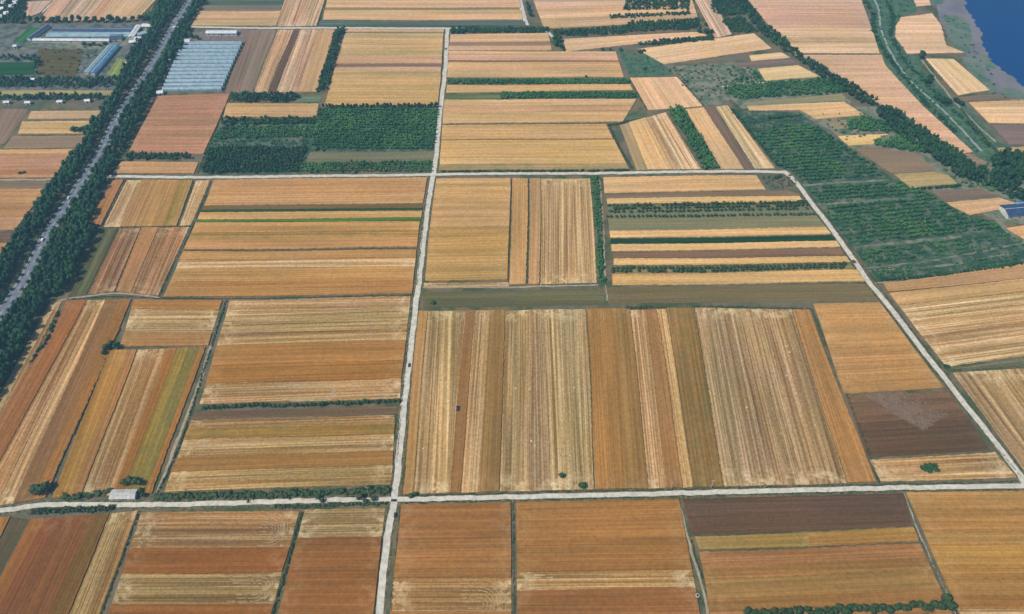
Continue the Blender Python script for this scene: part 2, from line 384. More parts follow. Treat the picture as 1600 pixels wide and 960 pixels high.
# ---------------------------------------------------------------- roads
def polyline(s, step):
    P = [G(*q) for q in (pts(s) if isinstance(s, str) else s)]; out = []
    for i in range(len(P)-1):
        n = max(1, int((P[i+1]-P[i]).length/step))
        for k in range(n): out.append(P[i].lerp(P[i+1], k/n))
    out.append(P[-1]); return out
def smooth(P, k=3):
    for _ in range(k): P = [P[0]] + [(P[i-1]+P[i]*2+P[i+1])/4 for i in range(1, len(P)-1)] + [P[-1]]
    return P
def ribbon(name, s, width, z, mat, jitter=.15, z0=-.1, off=0.0, parent=None, step=4.0, kind='structure', dash=None):
    P = smooth(polyline(s, step)); L = []; R = []
    for i, p in enumerate(P):
        t = (P[min(i+1, len(P)-1)] - P[max(i-1, 0)]).normalized(); n = Vector((-t.y, t.x, 0))
        p = Vector((*warp(p), 0))
        L.append(p + n*(off + width/2 + random.uniform(-jitter, jitter))); R.append(p + n*(off - width/2 - random.uniform(-jitter, jitter)))
    b = MB()
    for i in range(len(P)-1):
        if dash and (i % dash): continue
        a, c, d, e = L[i], L[i+1], R[i+1], R[i]
        up = lambda q, zz: (q.x, q.y, zz)
        b.face([up(e, z), up(d, z), up(c, z), up(a, z)])
        if z0 is not None:
            b.face([up(a, z), up(c, z), up(c, z0), up(a, z0)]); b.face([up(d, z), up(e, z), up(e, z0), up(d, z0)])
    o = b.build(name, mat, parent)
    if parent is None: tag(o, kind=kind)
    return o
# ================================================================ SETTING: water, shore, roads
patch('water', '1513,-60 1509,10 1522,32 1534,52 1540,78 1551,98 1574,116 1602,136 1700,175 1900,190 1900,-60', M['water'], .06, step=3, rough=2.2)
patch('mudflat', '1452,-60 1516,-60 1516,8 1530,30 1544,54 1550,78 1562,98 1586,116 1620,134 1720,172 1900,200 1900,260 1700,215 1600,168 1560,148 1528,112 1508,84 1482,58 1468,30', M['mud'], .03, step=5, rough=1.2)
for q in ('1474,26 1492,22 1512,34 1520,60 1516,82 1496,84 1484,60', '1500,88 1530,92 1538,118 1560,140 1548,146 1524,128', '1560,140 1590,138 1612,160 1590,168', '1432,-20 1470,-30 1476,6 1456,10', '1528,84 1545,90 1556,108 1538,106'):
    patch('marsh', q, M['marsh'], .05, step=3, rough=2.2)
patch('grass_bank', '1340,-40 1418,-40 1434,18 1404,27 1396,55 1416,86 1440,90 1440,106 1492,160 1510,166 1560,222 1580,228 1556,242 1542,262 1522,238 1442,168 1384,102 1377,80 1360,50 1361,22', M['grass'], .04)
patch('scrub_ground', '1040,104 1145,98 1182,108 1200,130 1150,150 1128,164 1090,166 1058,118', M['scrub'], .04)
patch('scrub_ground', '1132,104 1184,108 1192,128 1290,122 1330,160 1322,170 1160,170 1136,150', M['scrub'], .036)
patch('scrub_ground', '1240,172 1330,166 1420,168 1500,240 1600,250 1700,330 1700,352 1600,352 1560,346 1450,298 1330,232 1300,205', M['scrub'], .032)
patch('wood_floor', '1146,172 1250,176 1336,240 1392,277 1450,300 1510,338 1552,345 1572,364 1604,380 1760,400 1760,396 1700,406 1600,414 1374,441 1236,268 1212,261', M['wood_floor'], .045)
patch('green_lawn', '965,78 985,85 1024,86 1038,101 1050,117 984,121', M['grass'], .05)
patch('farmyard', '10,38 216,36 246,44 238,62 214,88 196,128 176,156 -90,156 -90,40', simple('farmyard_earth', (.05, .07, .055), (.14, .135, .115), .1, 1, .3, lo=.38, hi=.6), .03)
patch('yard', '282,52 384,46 382,66 288,66', M['soil'], .035)
patch('farm_lane', '14,80 60,67 176,67 200,62 222,44 262,42 262,45 226,50 204,68 178,82 172,80 60,71 16,84', M['scrub'], .05)

ribbon('verge', '578,1080 594,960 605,840 615,785 622,720 631,640 641,562 648,482 662,380 672,300 681,245 690,160 696,100 700,47', 6.6, .05, M['verge'], .5)
ribbon('verge', '-120,812 0,799 50,791 100,788 175,789 250,789 400,785 500,782 615,781 700,779 800,777 1000,772.5 1200,767.5 1400,762.5 1600,759.5 1760,756', 6.2, .054, M['verge'], .5)
ribbon('verge', '155,276 270,277 400,277 670,273 900,271 1175,268 1225,269', 5.2, .058, M['verge'], .4)
ribbon('verge', '1228,268 1240,281 1255,300 1292,347 1335,407 1355,440 1390,480 1440,545 1475,590 1515,642 1550,685 1577,720 1600,750', 6.4, .062, M['verge'], .5)
ribbon('village_road', '578,1080 594,960 605,840 615,785 622,720 631,640 641,562 648,482 662,380 672,300 681,245 690,160 696,100 700,44', 3.8, .16, M['concrete'], .07)
ribbon('village_road', '-120,812 0,799 50,791 100,788 175,789 250,789 400,785 500,782 615,781 700,779 800,777 1000,772.5 1200,767.5 1400,762.5 1600,759.5 1760,756', 3.0, .164, M['concrete'], .07)
ribbon('village_road', '148,276 270,277 400,277 670,273 900,271 1175,268 1230,269', 3.2, .168, M['concrete'], .07)
ribbon('village_road', '1222,267 1230,270 1240,281 1255,300 1292,347 1335,407 1355,440 1390,480 1440,545 1475,590 1515,642 1550,685 1577,720 1603,752 1603,759', 3.8, .172, M['concrete'], .07)
ribbon('village_road', '258,42 400,44 700,44.5 735,44.5', 3.0, .156, M['concrete'], .15)
ribbon('village_road', '811,-30 813,0 817,20 823,40', 4.4, .152, M['concrete'], .2)
ribbon('farm_track', '850,45 858,53 866,61', 3.2, .15, M['concrete'], .2)
ribbon('farm_track', '110,-30 87,0 64,20', 4.0, .14, M['concrete'], .2)
ribbon('farm_track', '-120,281 0,281 92,281', 2.2, .13, M['dirt'], .2)
ribbon('farm_track', '329,540 311,600 281,680 247,771', 1.9, .12, M['dirt'], .2)
ribbon('farm_track', '78,472 104,467 150,462 178,458 210,461 250,466', 1.4, .12, M['dirt'], .3)
ribbon('farm_track', '1062,784 1070,822 1079,862 1090,895 1099,925 1106,960 1112,1040', 1.5, .11, M['dirt'], .4)
ribbon('farm_track', '1412,770 1432,826 1452,868 1485,936 1520,1020', .7, .11, M['dirt'], .3)
ribbon('farm_track', '660,450 700,449 800,448.5 935,446', 1.4, .115, M['dirt'], .4)
ribbon('farm_track', '1366,443 1480,436 1600,414 1700,400', 1.2, .1, M['dirt'], .2)
ribbon('farm_track', '1388,418 1400,420', 1.2, .1, M['dirt'], .2)
ribbon('farm_track', '950,470 947,448 939,300 937,280', .9, .11, M['dirt'], .3)
ribbon('levee_road', '1364,-30 1366,0 1373,12 1375,45 1385,70 1400,97 1425,130 1450,152 1472,172 1507,207 1534,236', 1.9, .12, simple('levee_gravel', (.20, .23, .21), (.30, .32, .29), .4, .95, .05), .25)
ribbon('farm_track', '1440,94 1462,122 1486,154 1530,200 1556,222', 1.6, .12, M['dirt'], .25)
for q, w_ in (('1255,290 1300,286 1390,282', 2.4), ('1277,320 1340,315 1412,311', 3.0), ('1335,387 1400,380 1502,369', 3.0), ('1350,420 1450,408 1600,380', 1.8), ('1356,424 1480,414 1580,396', 1.5)):
    ribbon('wood_track', q, w_, .1, M['scrub'], .5)
ribbon('farm_track', '1558,334 1562,352 1590,374 1640,400', 4.5, .11, M['scrub'], .4)
ribbon('farm_track', '1128,136 1200,129', 2.5, .11, M['straw'], .4)
HW = '-66,584 -20,520 19,465 42,430 71,372 98,330 127,287 156,240 181,190 206,150 232,112 257,70 275,37 297,0 316,-34'
ribbon('highway_verge', HW, 12.5, .05, M['verge'], .5)
ribbon('highway', HW, 8.4, .14, M['asphalt'], .06)
ribbon('road_marking', HW, .18, .146, M['paint'], 0, None, 0, dash=3)
ribbon('road_marking', HW, .16, .145, M['paint'], 0, None, 3.9)
ribbon('road_marking', HW, .16, .145, M['paint'], 0, None, -3.9)

# ================================================================ FIELDS
# --- below the lower cross road
F('sliver of orange wheat at the left edge of the photo, below the curved road', 'v', '-120,816 17,808 -100,1040 -250,1040', [(None, 'w', 'a8713c')])
F('dark grey bare strip between two red-brown plots in the bottom left corner', 'v', '20,808 46,812 -77,1040 -96,1040', [(None, 'f', '655b50')])
F('red-brown wheat plot with olive and straw bands in the bottom left corner', 'v', '49,813 216,799 125,1040 -73,1040', [(70, 'w', '9c6237'), (108, 'w', '93562f'), (146, 'w', '985c32'), (172, 'w', '8a6334'), (200, 's', 'a8854f'), (None, 'm', 'ae7a3f')])
F('banded plot of stubble with a red-orange belt, left of the weedy ditch at the bottom', 'h', '222,800 467,799 404,1040 141,1040', [(820, 'm', 'ab7a46'), (857, 's', 'a87c4a'), (896, 'w', 'a3602e'), (945, 's', 'a8864e'), (None, 'w', '9a5f30')])
F('plot with a straw-coloured top and plain red-brown body, left of the road at the bottom', 'h', '476,797 602,795 577,1040 417,1040', [(842, 's', 'a88652'), (None, 'w', 'a06437')])
F('orange-brown wheat plot with stubble turning marks, right of the road at the bottom', 'h', '627,789 798,786 799,1040 602,1040', [(860, 'w', 'ac7040'), (903, 'w', 'ae7341'), (956, 's', 'b07e42'), (None, 'w', 'b07844')])
F('orange-brown plot crossed by one pale mown band, bottom centre', 'h', '806,786 1061,781 1106,1040 808,1040', [(845, 'w', 'b2783f'), (894, 'w', 'aa733d'), (923, 's', 'bb8d4e'), (None, 'w', 'a86a3c')])
F('dark purple-brown ploughed plot just below the lower cross road', 'h', '1068,780 1412,771 1426,823 1081,836', [(808, 'f', '6d5750'), (None, 'f', '6b554b')])
F('narrow yellow-green strip below the left part of the dark ploughed plot', 'h', '1086,840 1262,832.5 1266,854 1093,860', [(850, 'w', 'a58648'), (None, 'w', '9e8646')])
F('narrow orange strip continuing the yellow-green one to the right', 'h', '1262,832.5 1427,825 1436,848 1266,854', [(840, 'w', 'b4853f'), (None, 'w', 'b07d42')])
F('brown wheat plot with an olive band above the tree row at the bottom right', 'h', '1092,864 1437,851 1500,985 1116,1000', [(886, 'w', 'b1764a'), (905, 'w', 'ac7742'), (934, 'w', 'a67e46'), (958, 'w', 'a87440'), (None, 'w', 'bc7c4b')])
F('golden wheat plot with thin dark lines in the bottom right corner', 'h', '1414,770 1680,768 1740,1040 1538,1040', [(797, 'w', 'b7884c'), (834, 'w', 'b48146'), (852, 'w', 'b98a4a'), (885, 'w', 'bd8a41'), (906, 'w', 'ba833f'), (933, 'w', 'b78244'), (953, 'w', 'a9733c'), (None, 's', 'b9915a')])
# --- left block between the cross roads, lower half
F('pale straw strip squeezed between the highway trees and the long brown plot', 'v', '80,470 98,470 -62,780 -76,760', [(90, 's', 'b39a6a'), (None, 'm', 'a8875a')])
F('long red-brown plot with pale combine lines, far left above the curved road', 'v', '106,470 206,469 72,779 -88,802', [((117, -70), 'w', '9d6c48'), ((136, -40), 'w', 'a0673f'), ((152, -6), 'm', 'a87a49'), ((166, 22), 's', 'b38a55'), ((188, 52), 'w', '8e6a48'), (None, 'w', 'a3703f')])
F('small plot of straw stubble with brown edges above the dark tree clump', 'h', '210,470 348,470 325,541 187,542', [(484, 'w', 'b07c44'), (522, 's', 'b38f58'), (None, 'w', 'a97c4b')])
F('long plot turning from gold to olive green, between two ditches at lower left', 'v', '171,548 321,543 238,772 83,778', [(200, 'w', 'b2803f'), (214, 'w', 'a87446'), (232, 's', 'b18a55'), (262, 'm', 'ae7d48'), (276, 'w', 'a56c38'), (292, 'y', '98813a'), (312, 'y', '847a40'), (None, 'w', 'a8703c')])
F('wide banded plot of stubble and orange wheat above the tree row, left of the main road', 'h', '360,470 641,464 626,622 311,633', [(485, 'm', 'b48a58'), (508, 's', 'bd9a62'), (522, 'm', 'ba9158'), (541, 'm', 'b48850'), (572, 'w', 'b67c41'), (601, 'w', 'b17538'), (None, 's', 'b58a56')])
F('thin grey-purple ploughed strip under the dark tree row left of the main road', 'h', '304,645 622,634 620,646 299,656', [(None, 'f', '7a6254')])
F('banded straw and olive plot just above the hedge and the lower cross road', 'h', '299,658 617,648 610,757 258,769', [(672, 'm', 'b8874e'), (688, 'y', 'a17c3d'), (716, 's', 'b78f50'), (738, 'w', 'a9773f'), (755, 's', 'b48e54'), (None, 'm', 'b68a4a')])
# --- left block, upper half
F('red-brown sliver against the highway trees below the upper cross road', 'v', '177,283 193,282 158,353 139,349', [(None, 'w', 'a87650')])
F('tan plot with pale drill lines and an olive right edge, by the highway', 'v', '198,282 302,282 275,354 162,355', [(222, 's', 'b8966a'), (246, 'w', 'ab8256'), (283, 'w', 'b08650'), (295, 'y', 'aa8a45'), (None, 'w', 'ae8b55')])
F('pale straw strip right of the olive-edged plot, below the upper cross road', 'v', '307,282 329,282 298,352 280,354', [(None, 'm', 'bf9a68')])
F('grey-green fallow strip in the shade of the highway trees', 'v', '158,358 185,358 136,461 106,464', [(None, 'x', '5e6555')])
F('grey-red furrowed plot beside the fallow strip near the highway', 'v', '187,358 219,357 179,456 138,461', [(None, 'm', '93694c')])
F('tan and red lined plot ending at a dark ditch near the highway', 'v', '221,357 295,356 248,463 182,457', [(247, 'w', 'a87c55'), (264, 'm', 'a47750'), (None, 'm', 'ad7a52')])
F('pinkish tan wheat bands just under the upper cross road, left of the main road', 'h', '336,282 667,278 661,318 319,322', [(295, 'w', 'c49262'), (306, 'w', 'c08f5b'), (None, 'w', 'c49564')])
F('thin dark ploughed strip under the pinkish wheat left of the main road', 'h', '317,322.5 662,318.5 661,325 315,328', [(None, 'f', '79684f')])
F('upper of two thin dark green crop lines left of the main road', 'h', '315,328.5 661,325.5 660,329 313,332', [(None, 'g', '3c5a30')])
F('narrow tan wheat band between two green crop lines', 'h', '312,333 660,330.5 659,340.5 308,344', [(None, 'w', 'c79a60')])
F('lower, brighter green crop line left of the main road', 'h', '307,344.5 659,341.5 658,345.5 305,348', [(None, 'g', '557d40')])
F('tan plot with an olive smear below the bright green line', 'h', '305,349 657,347 652,387 288,391', [(364, 'w', 'be8f55'), (375, 'y', 'b08b4b'), (None, 'w', 'c08e57')])
F('big tan and orange banded plot above the mid-left boundary, beside the main road', 'h', '286,394.5 651,391.5 643,460 257,465', [(407, 'w', 'bd8d52'), (422, 'm', 'c39a63'), (441, 'w', 'bd8c50'), (455, 'w', 'b77f47'), (None, 'w', 'bb874c')])
# --- left of the highway
F('pink-tan banded plot left of the highway above the side track', 'h', '-80,235 120,234 94,278 -80,279', [(242, 'w', 'c29b68'), (262, 'w', 'b58a70'), (None, 'w', 'b0805f')])
F('grey-brown fallow strip left of the highway below the side track', 'h', '-80,284 84,284 76,294 -80,295', [(None, 'f', '84766a')])
F('tan wheat bands left of the highway below the fallow strip', 'h', '-80,296 74,296 24,361 -80,362', [(318, 'w', 'ba8e63'), (340, 'w', 'b0835a'), (None, 'w', 'b48766')])
F('dark purple ploughed strip at the left edge beside the highway trees', 'h', '-80,363 24,363 12,379 -80,380', [(None, 'f', '70605f')])
F('orange-tan scrap of wheat at the left edge, lowest beside the highway trees', 'h', '-80,381 12,381 -12,420 -80,425', [(None, 'w', 'b48757')])
F('grey-purple ploughed wedge at the left edge below the farmstead', 'v', '-80,169 45,171 8,224 -80,233', [(None, 'f', '83746f')])
F('upper of two short tan plots left of the highway below the farmstead', 'h', '50,175 160,174 150,186 44,187', [(None, 'w', 'b89c80')])
F('lower golden short plot left of the highway, with a bush at its corner', 'h', '35,191 146,190 132,210 29,210', [(None, 'w', 'bf9f6b')])
F('grey-brown fallow plot left of the highway above the pink-tan bands', 'h', '20,213 136,212 123,231 5,232', [(None, 'f', '8d7d6e')])
F('bright green crop plot at the left edge by the farmstead', 'h', '-80,98 55,98 52,117 -80,118', [(None, 'g', '2c6247')])
F('small green plot behind the long dark shed', 'v', '46,44 64,44 38,66 20,66', [(None, 'g', '3f7a5c')])
F('narrow olive-tan band below the green crop plot at the left', 'h', '-80,141 185,142 180,149 -80,150', [(None, 'f', '94906f')])
F('brown fallow patch right of the green crop plot by the farmstead', 'h', '60,76 132,78 118,120 56,118', [(None, 'f', '62645a')])
F('small yellow-green patch beside the blue-roofed shed', 'v', '184,92 198,95 186,119 166,119', [(None, 'g', '7f9166')])
# --- top left
F('pink-tan wedge left of the white track in the top left', 'v', '44,4 82,2 62,22 40,30', [(None, 'w', 'b59c8c')])
F('large olive-tan plot with diagonal lines, top left behind the farm sheds', 'v', '100,-20 262,-20 216,31 60,35', [(128, 'w', 'b89a86'), (178, 'm', 'b09b83'), (196, 'w', 'a88a72'), (None, 'w', 'b7a183')])
F('grey-green fallow strip at the top, just right of the highway', 'h', '322,2 446,1 441,17 312,18', [(9, 'x', '5a716f'), (None, 'f', '7c7d77')])
F('tan to olive plot right of the highway above the upper lane', 'h', '312,19 440,18 431,41 300,41', [(30, 'w', 'c0a081'), (None, 'w', 'b09c74')])
F('steep red-tan striped plot at the top, left of the wide banded plot', 'v', '450,-12 512,-12 494,41 432,42', [((470, 450), 'm', 'b5977a'), ((488, 468), 'm', 'b08c74'), (None, 'm', 'b3947c')])
F('wide pale banded plot at the top centre, above the upper lane', 'h', '516,-14 810,-14 816,32 504,32', [(2, 'w', 'b9ab76'), (13, 'w', 'c6a482'), (17, 'f', '857c66'), (24, 'w', 'b5a275'), (None, 'w', 'c9a47c')])
F('grey-green weedy strip along the upper lane at the top centre', 'h', '499,34 820,34 822,41.5 497,41.5', [(None, 'x', '5c7172')])
# --- between highway and main road, above the upper cross road
F('grey-brown bare plot right of the greenhouses', 'v', '384,47 431,47 394,145 352,146', [((408, 374), 'f', '847571'), (None, 'f', '857a74')])
F('orange-tan strip right of the bare plot, near the greenhouses', 'v', '434,47 458,47 418,145 397,145', [(None, 'm', 'b89470')])
F('narrow dark purple strip between two tan strips', 'v', '459,47 467,47 430,145 420,145', [(None, 'f', '6d5c5c')])
F('wide pinkish striped plot left of the dark tree strip', 'v', '469,47 523,47 495,144 432,145', [(484, 'm', 'b99d82'), (498, 'm', 'b3917a'), (None, 'w', 'b39871')])
F('golden banded plot framed by the dark tree strip and the main road, above the wood', 'h', '541,47 694,47 684,165 507,165', [(51, 'w', 'c0a183'), (53, 'f', '7d7260'), (62, 'w', 'b1a076'), (80, 'w', 'c4a272'), (87, 'w', 'aa9d6c'), (100, 'w', 'bf9c7c'), (106, 'f', '84706a'), (113, 'w', 'b79c7d'), (124, 'w', 'b29a66'), (145, 'w', 'c0a069'), (None, 'w', 'bf9e66')])
F('large pink-red plot below the greenhouses', 'h', '247,151 359,148 319,241 201,240', [(185, 'w', 'a87c68'), (215, 'w', 'ac8069'), (None, 'w', 'aa7e68')])
F('tan plot between a dark hedge and the upper cross road', 'h', '190,254 311,254 304,271 176,272', [(None, 'w', 'be9267')])
F('short tan plot above the striped tree nursery', 'h', '354,163 498,163 494,184 349,184', [(None, 'w', 'c29e70')])
F('small grey-green plot beside the short tree row above the tan plot', 'h', '462,150 503,149 500,159 458,160', [(None, 'x', '6f8275')])
F('grey-brown bare strip between two dense green plots', 'h', '484,239 678,236 676,252 478,253', [(None, 'f', '76796a')])
# --- right of main road, above upper cross road
F('tan plot with dark bands, right of the main road at the top', 'h', '705,55 856,53 862,80 701,80', [(67, 'w', 'c5a580'), (73, 'f', '8e7c70'), (None, 'w', 'c2a186')])
F('pale, pink and orange banded plot above the upper green hedge', 'h', '701,81 962,82 975,122 698,122', [(84, 'w', 'cdab7e'), (95, 'w', 'c39f84'), (98, 'f', '86695c'), (109, 'w', 'c6a073'), (None, 'w', 'bfa176')])
F('thin tan plot between the two long green hedges', 'h', '698,134 984,133 989,142 697,146', [(None, 'w', 'c5a370')])
F('weedy grey-green strip at the left end of the lower long hedge', 'h', '697,148 782,147 782,154 696,155', [(None, 'x', '6b7d62')])
F('broad tan banded plot under the lower long hedge', 'h', '695,157 994,156 972,191 692,194', [(166, 'w', 'c6a578'), (178, 'w', 'c29b74'), (None, 'w', 'c6a271')])
F('golden banded plot ending in a curved green ditch, above the upper cross road', 'h', '692,197 946,195 984,265 685,267', [(219, 'w', 'c6a06b'), (221, 'f', '8c7352'), (249, 'w', 'c8a265'), (258, 'w', 'cda76c'), (None, 'y', 'a2916a')])
F('small dark grey-green patch at the end of the broad tan plot', 'h', '977,181 1011,178 1004,184 975,190', [(None, 'x', '5f7568')])
F('fan-shaped pale plot between the curved ditch and the tree strip', 'v', '968,196 1040,176 1095,265 995,266', [((982, 1013), 'f', 'a69677'), ((1008, 1050), 'w', 'cda972'), ((1018, 1062), 'm', 'bb9a6f'), (None, 'm', 'd0a67b')])
F('tan strip between the slanting tree strip and a purple strip', 'v', '1071,172 1100,169 1161,265 1127,265', [(None, 'w', 'cba879')])
F('slanting dark purple ploughed strip above the upper cross road', 'v', '1102,169 1116,167 1176,264 1163,265', [(None, 'f', '7c6c66')])
F('pale tan strip right of the slanting purple strip', 'v', '1119,167 1137,165 1210,263 1179,264', [(None, 'm', 'd0aa7a')])
F('smooth pink-tan square plot below the green lawn patch', 'v', '985,123 1057,121 1098,167 1013,173', [(None, 'w', 'd3a680')])
F('pink-tan plot around the dark tree blocks at the top', 'h', '829,-12 1076,-12 1092,34 850,46', [(4, 'f', 'a09486'), (12, 'w', 'c7a687'), (22, 'w', 'c5a17f'), (30, 'w', 'c9a682'), (None, 'w', 'bea27f')])
F('long pink-tan wedge below the dark tree blocks', 'h', '880,62 1092,51 1106,57 884,82', [(None, 'w', 'cfa985')])
F('tan plot behind the green lawn patch', 'h', '996,78 1178,53 1206,77 1038,101', [(90, 'w', 'cfac86'), (None, 'w', 'd0a983')])
F('slanting pink strip at the top between two dark tree blocks', 'v', '1077,-14 1105,-14 1144,54 1118,60', [(None, 'm', 'cba693')])
# --- right, top
F('huge pink-tan plot at the top right between tree line and levee', 'h', '1155,-14 1341,-14 1374,84 1240,84', [(10, 'w', 'c3a491'), (22, 'w', 'bd9d8b'), (45, 'w', 'b99886'), (60, 'w', 'cda887'), (69, 'y', 'bba480'), (None, 'w', 'd2aa88')])
PF('long pink-tan plot tapering down between the tree line and the levee', '1242,87 1377,87 1384,104 1442,168 1520,238 1497,242 1440,202 1398,178 1368,160 1322,130 1300,118', '1250,90 1340,90', 'w', 'cba285')
PF('pink-tan plot between the levee and the shore marsh', '1407,28 1456,22 1470,40 1478,72 1506,83 1418,85 1398,58 1399,42', '1410,60 1460,60', 'w', 'cda98a')
PF('small pink-tan patch at the very top beside the levee', '1420,-16 1444,-16 1454,9 1432,11', '1420,0 1440,0', 'w', 'cfa590')
F('tall pale plot between the levee and the shore', 'v', '1447,93 1489,93 1546,142 1497,150', [(None, 'w', 'd0ae87')])
F('dark purple strip at the foot of the tall pale plot by the shore', 'h', '1499,152 1556,147 1600,154 1506,158', [(None, 'f', '7a736f')])
F('tan plot near the right edge below the purple shore strip', 'h', '1514,161 1600,157 1700,196 1546,193', [(169, 'w', 'c2a47a'), (None, 'w', 'd0ab82')])
F('grey-purple ploughed plot at the right edge near the shore', 'h', '1549,195 1700,198 1720,226 1578,226', [(None, 'f', '7f7477')])
F('tan strip at the right edge between the levee and the big dark trees', 'h', '1558,232 1700,228 1720,244 1572,247', [(None, 'w', 'c49f78')])
PF('grey-pink bare patch between the tree line and the big dark trees', '1494,240 1516,240 1544,254 1532,262 1510,260', '1500,250 1530,250', 'f', '93827a')
F('small tan plot beside the tree line, upper right', 'h', '1170,88 1221,83 1234,91 1174,97', [(None, 'w', 'd0ae84')])
F('narrow dark purple strip below the small tan plot, upper right', 'h', '1146,99 1236,93 1250,101 1152,106', [(None, 'f', '7a6f71')])
F('tan plot above the dark green tree band, upper right', 'h', '1184,109 1247,103 1282,121 1196,128', [(None, 'w', 'd3b083')])
F('grey-green fallow strip below the dark green tree band', 'h', '1162,161 1316,146 1322,157 1166,165', [(None, 'f', '8b8974')])
PF('bent tan plot above the big nursery wood', '1168,167 1318,160 1350,181 1277,187 1251,173 1172,174', '1170,170 1320,160', 'w', 'cba97a')
F('small grey bare plot beside the bent tan plot', 'h', '1287,190 1326,187 1330,200 1302,203', [(None, 'f', '8f8578')])
PF('small golden plot among tree patches right of the nursery wood', '1309,214 1389,211 1367,219 1366,227 1327,229', '1310,220 1380,215', 'w', 'd0b077')
PF('grey-pink ploughed plot beside the nursery wood, upper right', '1332,231 1366,231 1435,241 1458,262 1460,268 1395,272', '1340,240 1430,240', 'f', '8c7c6e')
PF('golden-olive plot with a curved right end beside the nursery wood', '1398,274 1460,270 1482,275 1496,289 1440,293 1426,297', '1400,280 1470,276', 'w', 'b7a272')
F('grey-purple ploughed plot above the pink-tan plot near the blue shed', 'h', '1454,299 1532,294 1562,308 1480,315', [(None, 'f', '7b6f6b')])
F('pink-tan plot next to the blue shed', 'h', '1477,318 1562,310 1594,322 1514,337', [(None, 'w', 'cda27b')])
PF('tan plot at the right edge below the blue shed', '1572,358 1700,340 1740,400 1604,378', '1570,360 1700,345', 'w', 'cb9f72')
# --- right of the diagonal road
F('red-tan strip right of the diagonal road, directly under the wood', 'h', '1380,444 1700,400 1700,426 1388,457', [(None, 'w', 'bf9268')])
F('wide pale tan banded plot right of the diagonal road', 'h', '1389,459 1720,424 1760,534 1479,574', [(478, 'w', 'c89f6c'), (497, 'm', 'c8a26c'), (520, 's', 'c59d68'), (546, 'm', 'c59864'), (None, 's', 'cba16c')])
F('grey-green weedy wedge between two pale plots at the right edge', 'h', '1489,577 1720,538 1720,566 1487,580', [(None, 'x', '77796a')])
F('striped stubble plot running down the right edge beside the diagonal road', 'v', '1489,584 1740,566 1860,750 1613,753', [(1512, 'm', 'a9855c'), (1540, 's', 'b2915f'), (1580, 's', 'b49060'), (None, 's', 'b8925c')])
# --- right block, upper half
F('tan and olive wheat plot right of the main road below the upper cross road', 'h', '681,280 798,280 793,437 663,440', [(288, 'w', 'c99f6c'), (293, 'w', 'b59a5c'), (325, 'w', 'c39b62'), (356, 'w', 'c69965'), (366, 'w', 'b99355'), (400, 'w', 'bf9454'), (None, 'w', 'bf9758')])
F('tan strip with a dark left line, second plot right of the main road', 'v', '801,280 825,280 822,444 796,445', [(None, 'w', 'c0945f')])
F('brownish strip between a dark line and the pale lined plot', 'v', '828,280 845,280 843,444 826,444', [(None, 'w', 'b68e62')])
F('pale plot with fine upright lines, left of the dark green strip', 'v', '846,280 922,279 933,443 845,444', [((886, 886), 's', 'bb9a64'), (None, 's', 'c49a67')])
F('straw strip above the dark green fallow band, right of the main road', 'h', '662,443 796,441 796,447 661,449', [(None, 's', 'c39c66')])
F('pink-tan wheat plot in the corner under the upper cross road', 'h', '943,278 1180,275 1196,297 945,303', [(290, 'w', 'd0a473'), (None, 'w', 'd1a475')])
F('thin purple-grey ploughed strip under the pink-tan corner plot', 'h', '946,304.5 1230,298 1254,305 947,310.5', [(None, 'f', '8a7566')])
F('thin tan strip just above the double row of orchard trees', 'h', '947,311.5 1248,307 1256,317 948,319.5', [(None, 'w', 'd2aa72')])
F('grey-green bare ground under the double row of orchard trees', 'h', '948,320.5 1261,318.5 1290,354.5 951,361', [(342, 'f', '78826f'), (None, 'f', '87836c')])
F('tan strip below the grey fallow ground of the orchard', 'h', '951,362.5 1291,356 1299,367 953,373', [(None, 'w', 'd2a56e')])
F('dark green crop strip between two tan strips', 'h', '953,374.5 1300,369 1305,376.5 954,382', [(None, 'g', '2f5330')])
F('tan strip directly below the dark green crop strip', 'h', '954,383.5 1307,378 1313,387.5 956,394', [(None, 'w', 'd2a670')])
F('purple-brown ploughed strip in the stack of strips left of the diagonal road', 'h', '957,395.5 1314,389 1321,400.5 958,404.5', [(None, 'f', '84695b')])
F('tan strip just above the single row of small trees', 'h', '958,406 1322,402 1328,411 959,416', [(None, 'w', 'd3a86c')])
F('grey ground under the single row of small trees', 'h', '959,417 1329,412.5 1336,422 960,428.5', [(None, 'f', '8a8265')])
F('tan strip above the long grey fallow band, left of the diagonal road', 'h', '958,430 1338,423 1351,441 958,447', [(None, 'w', 'd2a468')])
F('dark green-grey fallow band right of the main road', 'h', '662,456 944,452 945,478 660,481', [(None, 'f', '686a57')])
F('long grey-brown fallow band left of the diagonal road', 'h', '949,450 1357,444 1370,470 951,475', [(None, 'f', '7c6f58')])
